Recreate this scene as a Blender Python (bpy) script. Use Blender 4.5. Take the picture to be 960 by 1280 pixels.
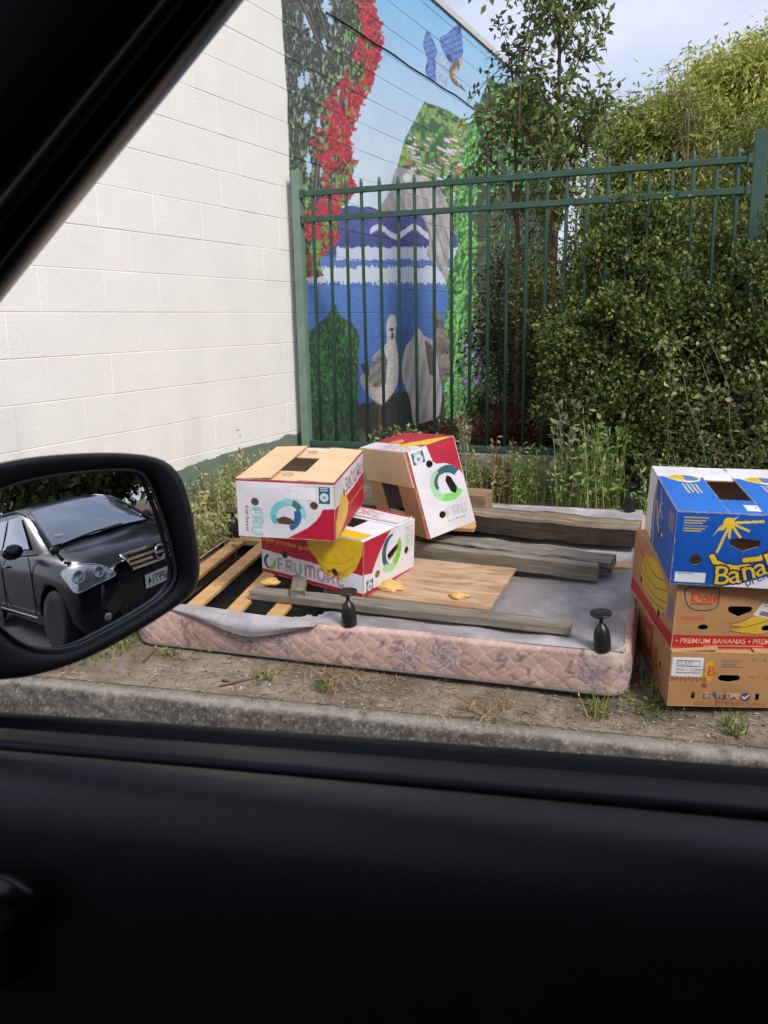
import bpy, bmesh, math, random
import numpy as np
from mathutils import Matrix, Vector
from mathutils.geometry import tessellate_polygon

# ------------------------------------------------------------------ camera, sky, sun, exposure
scene = bpy.context.scene
for o in list(bpy.data.objects):
    bpy.data.objects.remove(o)
coll = scene.collection
RC = np.array([[0.93789185, 0.05861824, -0.34193974],
               [0.34637433, -0.21386783, 0.91339224],
               [-0.01958847, -0.97510228, -0.22088875]])   # columns: right, down, forward
CAM = np.array([0.0, 0.0, 1.35])
FPX, CX, CY = 1050.0, 480.0, 640.0
cam_data = bpy.data.cameras.new('camera')
cam_data.sensor_fit = 'VERTICAL'
cam_data.sensor_height = 36.0
cam_data.lens = FPX / 1280.0 * 36.0
cam_data.clip_start = 0.02
cam_data.clip_end = 600.0
cam_data.dof.use_dof = True
cam_data.dof.focus_distance = 3.6
cam_data.dof.aperture_fstop = 15.0
cam = bpy.data.objects.new('camera', cam_data)
coll.objects.link(cam)
m4 = Matrix.Identity(4)
for i in range(3):
    m4[i][0] = RC[i, 0]; m4[i][1] = -RC[i, 1]; m4[i][2] = -RC[i, 2]; m4[i][3] = CAM[i]
cam.matrix_world = m4
scene.camera = cam

SUN_DIR = np.array([0.58, -0.46, 0.67]); SUN_DIR /= np.linalg.norm(SUN_DIR)
world = bpy.data.worlds.new('World'); scene.world = world; world.use_nodes = True
nt = world.node_tree
for n in list(nt.nodes): nt.nodes.remove(n)
wo = nt.nodes.new('ShaderNodeOutputWorld'); bg = nt.nodes.new('ShaderNodeBackground')
sky = nt.nodes.new('ShaderNodeTexSky'); sky.sky_type = 'NISHITA'; sky.sun_disc = False
sky.sun_elevation = math.asin(SUN_DIR[2]); sky.sun_rotation = math.atan2(SUN_DIR[0], SUN_DIR[1])
sky.dust_density = 2.0
tcw = nt.nodes.new('ShaderNodeTexCoord')
mp = nt.nodes.new('ShaderNodeMapping'); mp.inputs['Scale'].default_value = (1.0, 1.0, 2.2)
cl = nt.nodes.new('ShaderNodeTexNoise'); cl.inputs['Scale'].default_value = 2.3; cl.inputs['Detail'].default_value = 7.0
cl.inputs['Roughness'].default_value = 0.55
cr = nt.nodes.new('ShaderNodeValToRGB')
cr.color_ramp.elements[0].position = 0.30; cr.color_ramp.elements[0].color = (0.22, 0.22, 0.22, 1)
cr.color_ramp.elements[1].position = 0.66; cr.color_ramp.elements[1].color = (0.92, 0.92, 0.92, 1)
cloudc = nt.nodes.new('ShaderNodeRGB'); cloudc.outputs[0].default_value = (6.6, 6.9, 8.5, 1)
mixw = nt.nodes.new('ShaderNodeMix'); mixw.data_type = 'RGBA'
nt.links.new(tcw.outputs['Generated'], mp.inputs['Vector']); nt.links.new(mp.outputs[0], cl.inputs['Vector'])
nt.links.new(cl.outputs['Fac'], cr.inputs['Fac']); nt.links.new(cr.outputs[0], mixw.inputs['Factor'])
nt.links.new(sky.outputs[0], mixw.inputs['A']); nt.links.new(cloudc.outputs[0], mixw.inputs['B'])
nt.links.new(mixw.outputs['Result'], bg.inputs['Color']); bg.inputs['Strength'].default_value = 0.1
nt.links.new(bg.outputs[0], wo.inputs['Surface'])

sd = bpy.data.lights.new('sun', 'SUN'); sd.energy = 2.3; sd.angle = math.radians(14); sd.color = (1.0, 0.96, 0.9)
sun = bpy.data.objects.new('sun', sd); coll.objects.link(sun)
sun.rotation_euler = Vector(SUN_DIR).to_track_quat('Z', 'Y').to_euler()
sun.location = (4, -6, 12)
scene.view_settings.view_transform = 'Standard'
scene.view_settings.look = 'None'
scene.view_settings.gamma = 1.0
scene.view_settings.exposure = 0.42

rng = np.random.default_rng(7)
random.seed(7)

# ------------------------------------------------------------------ helpers
def wray(px, py):
    return RC @ np.array([(px - CX) / FPX, (py - CY) / FPX, 1.0])
def on_plane(px, py, n, d):
    n = np.asarray(n, float); v = wray(px, py)
    return CAM + (d - n @ CAM) / (n @ v) * v
def on_y(px, py, y): return on_plane(px, py, (0, 1, 0), y)
def at_depth(px, py, z):
    return CAM + wray(px, py) * z
def to_px(P):
    c = (np.asarray(P) - CAM) @ RC
    return CX + FPX * c[..., 0] / c[..., 2], CY + FPX * c[..., 1] / c[..., 2]
def lin(*c):
    c = np.array(c, float) / 255.0
    return np.where(c <= 0.04045, c / 12.92, ((c + 0.055) / 1.055) ** 2.4)
def lin4(*c):
    return tuple(lin(*c)) + (1.0,)

def setp(o, label=None, cat=None, group=None, kind=None):
    if label: o['label'] = label
    if cat: o['category'] = cat
    if group: o['group'] = group
    if kind: o['kind'] = kind
    return o
def empty(name, loc=(0, 0, 0), **kw):
    o = bpy.data.objects.new(name, None); coll.objects.link(o)
    o.location = tuple(loc); o.empty_display_size = 0.1
    return setp(o, **kw)
def link_mesh(name, me, mat=None, parent=None, loc=None, smooth=False, **kw):
    o = bpy.data.objects.new(name, me); coll.objects.link(o)
    if mat is not None:
        for m in (mat if isinstance(mat, (list, tuple)) else [mat]): me.materials.append(m)
    if parent is not None: o.parent = parent
    if loc is not None: o.location = tuple(loc)
    if smooth: me.polygons.foreach_set('use_smooth', [True] * len(me.polygons))
    return setp(o, **kw)
def pyd(name, verts, faces, mat=None, parent=None, off=None, smooth=False, **kw):
    v = np.asarray(verts, float).reshape(-1, 3)
    if off is not None: v = v - np.asarray(off, float)
    me = bpy.data.meshes.new(name); me.from_pydata(v.tolist(), [], [tuple(int(i) for i in f) for f in faces]); me.update()
    return link_mesh(name, me, mat, parent, None, smooth, **kw)
def big_mesh(name, co, quads, cols=None, nside=4):
    me = bpy.data.meshes.new(name)
    co = np.ascontiguousarray(co, dtype=np.float32); quads = np.ascontiguousarray(quads, dtype=np.int32)
    me.vertices.add(len(co)); me.vertices.foreach_set('co', co.ravel())
    me.loops.add(quads.size); me.loops.foreach_set('vertex_index', quads.ravel())
    me.polygons.add(len(quads)); me.polygons.foreach_set('loop_start', np.arange(len(quads), dtype=np.int32) * nside)
    if cols is not None:
        ca = me.color_attributes.new('paint', 'FLOAT_COLOR', 'POINT')
        c4 = np.ones((len(co), 4), np.float32); c4[:, :3] = cols
        ca.data.foreach_set('color', c4.ravel())
    me.polygons.foreach_set('use_smooth', np.zeros(len(quads), bool))
    me.update(calc_edges=True); me.validate()
    return me

def bm_obj(name, bm, mat, parent=None, smooth=False, loc=None, **kw):
    me = bpy.data.meshes.new(name); bm.normal_update(); bm.to_mesh(me); bm.free()
    return link_mesh(name, me, mat, parent, loc, smooth, **kw)
def bm_box(bm, size, center=(0, 0, 0), rot=None, bevel=0.0, jitter=0.0):
    r = bmesh.ops.create_cube(bm, size=1.0); vs = r['verts']
    for v in vs:
        v.co = Vector((v.co.x * size[0], v.co.y * size[1], v.co.z * size[2]))
        if jitter: v.co += Vector([random.uniform(-jitter, jitter) for _ in range(3)])
    if bevel:
        es = list({e for v in vs for e in v.link_edges})
        r2 = bmesh.ops.bevel(bm, geom=es, offset=bevel, segments=2, affect='EDGES', profile=0.5)
        vs = list({v for f in r2['faces'] for v in f.verts} | {v for v in vs if v.is_valid})
    for v in vs:
        if rot is not None: v.co = rot @ v.co
        v.co += Vector(center)
    return vs
def tube(bm, pts, rad, seg=8, cap=True):
    pts = [Vector(p) for p in pts]; n = len(pts)
    rads = [float(r) for r in (rad if isinstance(rad, (list, tuple)) else [rad] * n)]
    rings = []; prev = None
    for i, p in enumerate(pts):
        t = (pts[min(i + 1, n - 1)] - pts[max(i - 1, 0)]).normalized()
        a = prev if prev is not None else (Vector((0, 0, 1)) if abs(t.z) < 0.9 else Vector((1, 0, 0)))
        a = (a - t * a.dot(t)).normalized(); b = t.cross(a); prev = a
        rings.append([bm.verts.new(p + rads[i] * (math.cos(2 * math.pi * k / seg) * a + math.sin(2 * math.pi * k / seg) * b)) for k in range(seg)])
    for i in range(n - 1):
        for k in range(seg):
            bm.faces.new((rings[i][k], rings[i][(k + 1) % seg], rings[i + 1][(k + 1) % seg], rings[i + 1][k]))
    if cap:
        bm.faces.new(list(reversed(rings[0]))); bm.faces.new(rings[-1])
def lathe(bm, prof, seg=20, center=(0, 0, 0), axis='Z'):
    rings = []
    for r, z in prof:
        ring = []
        for k in range(seg):
            a = 2 * math.pi * k / seg; x, y = r * math.cos(a), r * math.sin(a)
            c = (x, y, z) if axis == 'Z' else (x, z, y)
            ring.append(bm.verts.new(Vector(c) + Vector(center)))
        rings.append(ring)
    for i in range(len(rings) - 1):
        for k in range(seg):
            bm.faces.new((rings[i][k], rings[i][(k + 1) % seg], rings[i + 1][(k + 1) % seg], rings[i + 1][k]))
    bm.faces.new(list(reversed(rings[0]))); bm.faces.new(rings[-1])
    bmesh.ops.recalc_face_normals(bm, faces=bm.faces)
def grid_faces(nu, nv, off=0):
    i = np.arange(nu - 1)[:, None]; j = np.arange(nv - 1)[None, :]
    a = i * nv + j
    return (np.stack([a, a + nv, a + nv + 1, a + 1], -1).reshape(-1, 4) + off)

def vnoise(x, y, seed=0):
    """smooth value noise, numpy arrays"""
    x = np.asarray(x, float); y = np.asarray(y, float)
    xi = np.floor(x).astype(np.int64); yi = np.floor(y).astype(np.int64); fx = x - xi; fy = y - yi
    fx = fx * fx * (3 - 2 * fx); fy = fy * fy * (3 - 2 * fy)
    def h(a, b):
        n = (a * 374761393 + b * 668265263 + seed * 1442695041) & 0x7fffffff
        n = ((n ^ (n >> 13)) * 1274126177) & 0x7fffffff
        return ((n ^ (n >> 16)) & 0xffff) / 65535.0
    return (h(xi, yi) * (1 - fx) + h(xi + 1, yi) * fx) * (1 - fy) + (h(xi, yi + 1) * (1 - fx) + h(xi + 1, yi + 1) * fx) * fy
def fbm(x, y, seed=0, oct=4):
    s = 0; a = 0.5
    for k in range(oct):
        s = s + a * vnoise(x * 2 ** k, y * 2 ** k, seed + k); a *= 0.5
    return s / (1 - 0.5 ** oct)
def inpoly(X, Y, pts):
    pts = np.asarray(pts, float); inside = np.zeros(np.shape(X), bool); n = len(pts); j = n - 1
    for i in range(n):
        xi, yi = pts[i]; xj, yj = pts[j]
        c = ((yi > Y) != (yj > Y)) & (X < (xj - xi) * (Y - yi) / ((yj - yi) if yj != yi else 1e-9) + xi)
        inside ^= c; j = i
    return inside
def spl(pts, n=8):
    """closed Catmull-Rom through pts"""
    p = np.asarray(pts, float); m = len(p); out = []
    for i in range(m):
        p0, p1, p2, p3 = p[i - 1], p[i], p[(i + 1) % m], p[(i + 2) % m]
        for k in range(n):
            t = k / n
            out.append(0.5 * ((2 * p1) + (-p0 + p2) * t + (2 * p0 - 5 * p1 + 4 * p2 - p3) * t * t + (-p0 + 3 * p1 - 3 * p2 + p3) * t ** 3))
    return np.array(out)

# ------------------------------------------------------------------ materials
def new_mat(name):
    m = bpy.data.materials.new(name); m.use_nodes = True
    return m, m.node_tree, m.node_tree.nodes['Principled BSDF']
def mat(name, c1, c2=None, scale=8.0, rough=0.7, bump=0.0, bscale=None, metal=0.0, detail=6.0, stretch=None, spec=0.5, attr=None, coat=0.0, c3=None, s3=1.5, ramp=(0.35, 0.65)):
    m, nt, b = new_mat(name)
    b.inputs['Roughness'].default_value = rough; b.inputs['Metallic'].default_value = metal
    b.inputs['Specular IOR Level'].default_value = spec
    if coat: b.inputs['Coat Weight'].default_value = coat; b.inputs['Coat Roughness'].default_value = 0.05
    tc = nt.nodes.new('ShaderNodeTexCoord'); mpn = nt.nodes.new('ShaderNodeMapping')
    if stretch: mpn.inputs['Scale'].default_value = stretch
    nt.links.new(tc.outputs['Object'], mpn.inputs['Vector'])
    def noise(s, d=detail):
        n = nt.nodes.new('ShaderNodeTexNoise'); n.inputs['Scale'].default_value = s; n.inputs['Detail'].default_value = d
        n.inputs['Roughness'].default_value = 0.65
        nt.links.new(mpn.outputs[0], n.inputs['Vector']); return n
    out = None
    if attr:
        a = nt.nodes.new('ShaderNodeAttribute'); a.attribute_name = attr; out = a.outputs['Color']
        if c2 is not None:
            n = noise(scale); r = nt.nodes.new('ShaderNodeValToRGB')
            r.color_ramp.elements[0].position, r.color_ramp.elements[1].position = ramp
            r.color_ramp.elements[0].color = tuple(c1) + (1,); r.color_ramp.elements[1].color = tuple(c2) + (1,)
            nt.links.new(n.outputs['Fac'], r.inputs['Fac'])
            mx = nt.nodes.new('ShaderNodeMix'); mx.data_type = 'RGBA'; mx.blend_type = 'MULTIPLY'; mx.inputs['Factor'].default_value = 1.0
            nt.links.new(out, mx.inputs['A']); nt.links.new(r.outputs[0], mx.inputs['B']); out = mx.outputs['Result']
    elif c2 is not None:
        n = noise(scale); r = nt.nodes.new('ShaderNodeValToRGB')
        r.color_ramp.elements[0].position, r.color_ramp.elements[1].position = ramp
        r.color_ramp.elements[0].color = tuple(c1) + (1,); r.color_ramp.elements[1].color = tuple(c2) + (1,)
        nt.links.new(n.outputs['Fac'], r.inputs['Fac']); out = r.outputs[0]
        if c3 is not None:
            n3 = noise(s3, 4.0); r3 = nt.nodes.new('ShaderNodeValToRGB')
            r3.color_ramp.elements[0].position = 0.45; r3.color_ramp.elements[1].position = 0.62
            nt.links.new(n3.outputs['Fac'], r3.inputs['Fac'])
            mx = nt.nodes.new('ShaderNodeMix'); mx.data_type = 'RGBA'
            nt.links.new(r3.outputs[0], mx.inputs['Factor']); nt.links.new(out, mx.inputs['A']); mx.inputs['B'].default_value = tuple(c3) + (1,)
            out = mx.outputs['Result']
    if out is not None: nt.links.new(out, b.inputs['Base Color'])
    else: b.inputs['Base Color'].default_value = tuple(c1) + (1,)
    if bump:
        n2 = noise(bscale or scale * 3); bp = nt.nodes.new('ShaderNodeBump'); bp.inputs['Strength'].default_value = bump
        bp.inputs['Distance'].default_value = 0.01
        nt.links.new(n2.outputs['Fac'], bp.inputs['Height']); nt.links.new(bp.outputs[0], b.inputs['Normal'])
    return m
def leaf_mat(name, rough=0.5, trans=0.35):
    m, nt, b = new_mat(name)
    a = nt.nodes.new('ShaderNodeAttribute'); a.attribute_name = 'paint'
    b.inputs['Roughness'].default_value = rough; b.inputs['Specular IOR Level'].default_value = 0.35
    tr = nt.nodes.new('ShaderNodeBsdfTranslucent'); mx = nt.nodes.new('ShaderNodeMixShader'); mx.inputs[0].default_value = trans
    nt.links.new(a.outputs['Color'], b.inputs['Base Color']); nt.links.new(a.outputs['Color'], tr.inputs['Color'])
    nt.links.new(b.outputs[0], mx.inputs[1]); nt.links.new(tr.outputs[0], mx.inputs[2])
    nt.links.new(mx.outputs[0], nt.nodes['Material Output'].inputs['Surface'])
    return m

M = {}
M['paint_wall'] = mat('painted blockwork', (0.93, 0.93, 0.93), (1, 1, 1), scale=3.0, rough=0.75, bump=0.25, bscale=90, attr='paint')
M['mortar'] = mat('mortar', lin(200, 196, 188), rough=0.9)
M['soil'] = mat('garden soil', lin(70, 55, 42), lin(110, 88, 66), scale=14, rough=0.95, bump=0.8, bscale=40)
M['verge'] = mat('dusty concrete verge', lin(116, 104, 90), lin(152, 140, 124), scale=16, rough=0.95, bump=0.55, bscale=70, c3=lin(98, 86, 72), s3=2.2)
M['kerb'] = mat('kerb concrete', (0.8, 0.8, 0.8), (1, 1, 1), scale=160, rough=0.95, bump=0.6, bscale=240, attr='paint')
M['asphalt'] = mat('asphalt', lin(58, 58, 60), lin(84, 84, 86), scale=60, rough=0.9, bump=0.4, bscale=150)
M['grassland'] = mat('far grass', lin(70, 82, 45), lin(96, 104, 60), scale=2.0, rough=0.95)
M['fence'] = mat('green powder coat', lin(42, 72, 60), lin(56, 86, 74), scale=6, rough=0.42)
M['fence_post'] = mat('pale green steel', lin(98, 124, 106), lin(116, 140, 124), scale=5, rough=0.5, bump=0.05)  # left post, paler than the rest of the fence
M['concrete'] = mat('edging concrete', lin(112, 104, 96), lin(146, 138, 128), scale=7, rough=0.95, bump=0.4, bscale=30)
M['card'] = mat('kraft card', lin(214, 182, 142), lin(224, 194, 154), scale=5, rough=0.85, bump=0.05, bscale=120)
M['card_dark'] = mat('kraft card brown', lin(178, 136, 92), lin(190, 148, 104), scale=4, rough=0.85, bump=0.05, bscale=120)
M['card_white'] = mat('white lined card', lin(222, 220, 226), lin(234, 232, 236), scale=4, rough=0.6)
M['print'] = mat('printed card', (0.95, 0.95, 0.95), (1, 1, 1), scale=6, rough=0.5, attr='paint')
M['fabric'] = mat('quilted damask', (0.88, 0.88, 0.88), (1, 1, 1), scale=30, rough=0.8, attr='paint', bump=0.15, bscale=400)
M['dust_cloth'] = mat('grey dust cover', lin(152, 149, 152), lin(184, 180, 182), scale=6, rough=0.95, bump=0.25, bscale=60, c3=lin(134, 128, 126), s3=2.5)
M['pine'] = mat('fresh pine', lin(186, 142, 90), lin(208, 166, 112), scale=3, rough=0.7, stretch=(18, 1.2, 18), bump=0.1)
M['grey_wood'] = mat('weathered grey timber', lin(96, 92, 84), lin(156, 150, 140), scale=3, rough=0.9, stretch=(1.3, 22, 22), bump=0.45, bscale=9, c3=lin(122, 110, 92), s3=1.0)
M['dark_face'] = mat('dark front face', lin(44, 37, 30), lin(74, 62, 48), scale=3, rough=0.9, stretch=(1.3, 16, 16), bump=0.5, bscale=9)  # darker brown than the beam's other faces, front side only
M['split_face'] = mat('split grey face', lin(76, 70, 62), lin(168, 162, 152), scale=4, rough=0.95, stretch=(1.2, 26, 26), bump=1.0, bscale=8, ramp=(.42, .58))
M['old_beam'] = mat('old stained beam', lin(112, 100, 80), lin(168, 154, 128), scale=3, rough=0.9, stretch=(1.3, 16, 16), bump=0.5, bscale=9, c3=lin(96, 80, 60), s3=1.4)
M['brown_wood'] = mat('brown timber', lin(122, 98, 70), lin(158, 130, 98), scale=4, rough=0.85, stretch=(1.5, 14, 14), bump=0.2)
M['ply'] = mat('plywood', lin(180, 148, 116), lin(198, 168, 136), scale=3, rough=0.75, stretch=(2, 10, 10), bump=0.06, c3=lin(160, 122, 90), s3=2.0)
M['plastic'] = mat('black plastic', lin(26, 26, 28), rough=0.38)
M['wire'] = mat('dark wire', lin(22, 21, 22), rough=0.6)
M['zip'] = mat('grey piping', lin(128, 122, 118), lin(80, 76, 74), scale=200, rough=0.8)
M['trim'] = mat('black door trim', lin(20, 20, 23), lin(24, 24, 27), scale=40, rough=0.45, bump=0.15, bscale=420, spec=0.3)
M['seal_black'] = mat('matt black seal', lin(7, 7, 8), rough=0.6, spec=0.18)
M['strip'] = mat('inner strip', lin(22, 22, 27), rough=0.5, spec=0.25)
M['rubber'] = mat('black rubber', lin(18, 18, 20), rough=0.42)
M['pillar'] = mat('black pillar trim', lin(22, 21, 22), rough=0.3)
M['housing'] = mat('mirror housing black', lin(23, 23, 26), lin(28, 28, 31), scale=60, rough=0.42, bump=0.05, bscale=400)
M['headliner'] = mat('dark headliner', lin(14, 14, 15), rough=0.95)
M['chrome'] = mat('chrome', lin(205, 207, 212), rough=0.12, metal=1.0)
M['car_paint'] = mat('black metallic paint', lin(18, 19, 25), rough=0.25, coat=0.35, spec=0.35)
M['car_glass'] = mat('dark car glass', lin(150, 158, 168), rough=0.03, metal=0.6, spec=1.0, coat=1.0)
M['lamp'] = mat('headlamp reflector', lin(150, 153, 158), lin(190, 192, 196), scale=20, rough=0.22, metal=0.6, coat=1.0)
M['tyre'] = mat('tyre', lin(24, 24, 25), rough=0.85)
M['plate'] = mat('number plate', lin(214, 214, 214), rough=0.5)
M['ink'] = mat('plate ink', lin(14, 14, 16), rough=0.6)
M['bark'] = mat('bark', lin(92, 70, 58), lin(126, 98, 82), scale=10, rough=0.95, bump=0.5, bscale=40, stretch=(1, 1, .3))
M['twig'] = mat('twig', lin(96, 80, 60), lin(120, 104, 80), scale=12, rough=0.95)
M['leaf'] = leaf_mat('leaf'); M['grass'] = leaf_mat('grass blade', 0.6, 0.3)
M['litter'] = mat('dry litter', (0.9, 0.9, 0.9), (1, 1, 1), scale=5, rough=0.95, attr='paint')
M['house_wall'] = mat('weatherboard', lin(168, 172, 182), lin(180, 184, 192), scale=3, rough=0.8)
M['house_roof'] = mat('roof iron', lin(112, 118, 134), lin(124, 130, 146), scale=3, rough=0.6)
m_, nt_, b_ = new_mat('mirror glass'); M['mirror'] = m_
b_.inputs['Metallic'].default_value = 1.0; b_.inputs['Roughness'].default_value = 0.0; b_.inputs['Base Color'].default_value = (0.72, 0.74, 0.78, 1)

# ------------------------------------------------------------------ ground, kerb, road
KD = np.array([math.cos(math.radians(5.7)), math.sin(math.radians(5.7))]); KN = np.array([-KD[1], KD[0]])
K0 = np.array([-0.971, 2.552])
def kd(x, y): return (x - K0[0]) * KN[0] + (y - K0[1]) * KN[1]
def gz(x, y):
    d = kd(x, y); t = np.clip(d / 0.35, 0, 1); t = t * t * (3 - 2 * t)
    return t * 0.13 * (np.minimum(y, 5.0) - 2.45)
ROAD_Z = -0.16
def sheet(name, x0, x1, y0, y1, z, m):
    return pyd(name, [(x0, y0, z), (x1, y0, z), (x1, y1, z), (x0, y1, z)], [(0, 1, 2, 3)], m, kind='structure')
sheet('ground', -300, 300, -300, 300, -0.30, M['grassland'])
sheet('road', -120, 120, -14, 9, ROAD_Z, M['asphalt'])
def build_verge():
    s = np.concatenate([np.arange(-40, -4, 2.0), np.arange(-4, 2.2, 0.03), np.arange(2.2, 60, 2.0)])
    d = np.concatenate([np.arange(0.028, 0.12, 0.02), np.arange(0.12, 2.62, 0.03), [2.7]])
    S, D = np.meshgrid(s, d, indexing='ij')
    X = K0[0] + S * KD[0] + D * KN[0]; Y = K0[1] + S * KD[1] + D * KN[1]
    Y = np.where(D > 2.65, np.maximum(Y, 5.02), Y)
    Z = gz(np.clip(X, -5, 3), np.clip(Y, 0, 5.2)); Zf = gz(X * 0 , D + 2.64)
    far = np.clip((np.abs(S) - 4) / 3, 0, 1); Z = Z * (1 - far) + Zf * far
    Z = Z + (fbm(X * 6, Y * 6, 3) - 0.5) * 0.018 + (fbm(X * 25, Y * 25, 5, 2) - 0.5) * 0.006; Z = Z * np.clip((D - .02) / .1, 0, 1) + .003
    me = big_mesh('verge', np.stack([X, Y, Z], -1).reshape(-1, 3), grid_faces(len(s), len(d)))
    link_mesh('verge', me, M['verge'], smooth=True, kind='structure')
build_verge()
def build_kerb():
    s = np.concatenate([np.arange(-40, -4, 4.0), np.arange(-4, 2.2, 0.006), np.arange(2.2, 60, 4.0)])
    key = np.array([(-0.040, ROAD_Z - 0.05), (-0.036, -0.12), (-0.030, -0.06), (-0.024, -0.030), (-0.014, -0.012), (0.004, -0.003), (0.03, 0.001), (0.08, -0.002)])
    t = np.concatenate([[0], np.cumsum(np.hypot(*np.diff(key, axis=0).T))]); tt = np.linspace(0, t[-1], 44)
    P = np.stack([np.interp(tt, t, key[:, 0]), np.interp(tt, t, key[:, 1])], 1)
    S, J = np.meshgrid(s, np.arange(len(tt)), indexing='ij'); D = P[J, 0]; Z = P[J, 1]; T = tt[J]
    st1 = fbm(S * 60, T * 60, 11, 3); st2 = fbm(S * 190, T * 190, 12, 2); lump = fbm(S * 14, T * 20, 13, 3)
    edge = np.exp(-((Z + 0.010) / 0.012) ** 2) * (D < 0.02); face = (Z < -0.02) * 1.0
    chip = np.clip(fbm(S * 11, T * 14, 17, 3) - 0.58, 0, 1) * edge * 0.10
    rel = ((st1 - .5) * .012 + (st2 - .5) * .006 + (lump - .5) * .012) * (0.35 + .65 * face)
    D = D - rel + chip; Z = Z - chip * .6 + rel * .25 * (1 - face)
    X = K0[0] + S * KD[0] + D * KN[0]; Y = K0[1] + S * KD[1] + D * KN[1]
    c = lin(92, 88, 84)[None, None] * (0.5 + 0.9 * st1 + .25 * (st2 - .5))[..., None]
    c = np.where((st2 > .70)[..., None], c * .5 + .5 * lin(168, 162, 154), c)
    wear_or_highlight = np.clip(edge * 1.1 + (lump - .55), 0, 1)[..., None]; c = c * (1 - wear_or_highlight) + lin(160, 152, 141) * (0.65 + .6 * st2[..., None]) * wear_or_highlight  # paler kerb edge: lit-edge highlight painted in, plus patchy wear
    top = np.clip((Z + .004) / .006, 0, 1)[..., None] * (D > 0)[..., None]; c = c * (1 - top * .6) + lin(138, 127, 113) * top * .6
    me = big_mesh('kerb', np.stack([X, Y, Z], -1).reshape(-1, 3), grid_faces(len(s), len(tt)), c.reshape(-1, 3))
    link_mesh('kerb', me, M['kerb'], smooth=True, kind='structure')
build_kerb()
def build_garden():
    x = np.concatenate([np.arange(-2.6, 4, 0.1), np.arange(4, 60, 3.0)]); y = np.concatenate([np.arange(5.03, 9, 0.1), np.arange(9, 60, 3.0)])
    X, Y = np.meshgrid(x, y, indexing='ij'); Z = 0.40 + (fbm(X * 3, Y * 3, 21) - 0.5) * 0.08
    me = big_mesh('garden_soil', np.stack([X, Y, Z], -1).reshape(-1, 3), grid_faces(len(x), len(y)))
    link_mesh('garden_soil', me, M['soil'], smooth=True, kind='structure')
build_garden()

# ------------------------------------------------------------------ block building with mural
WD = np.array([0.084, 0.9965, 0.0]); WD /= np.linalg.norm(WD); WN = np.array([WD[1], -WD[0], 0.0])
W0 = np.array([-2.47747, 5.09436, 0.0])
def wall_pt(u, z, p=0.0):
    u = np.asarray(u, float); z = np.asarray(z, float)
    return W0 + u[..., None] * WD + z[..., None] * np.array([0, 0, 1.0]) + np.asarray(p)[..., None] * WN

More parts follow.
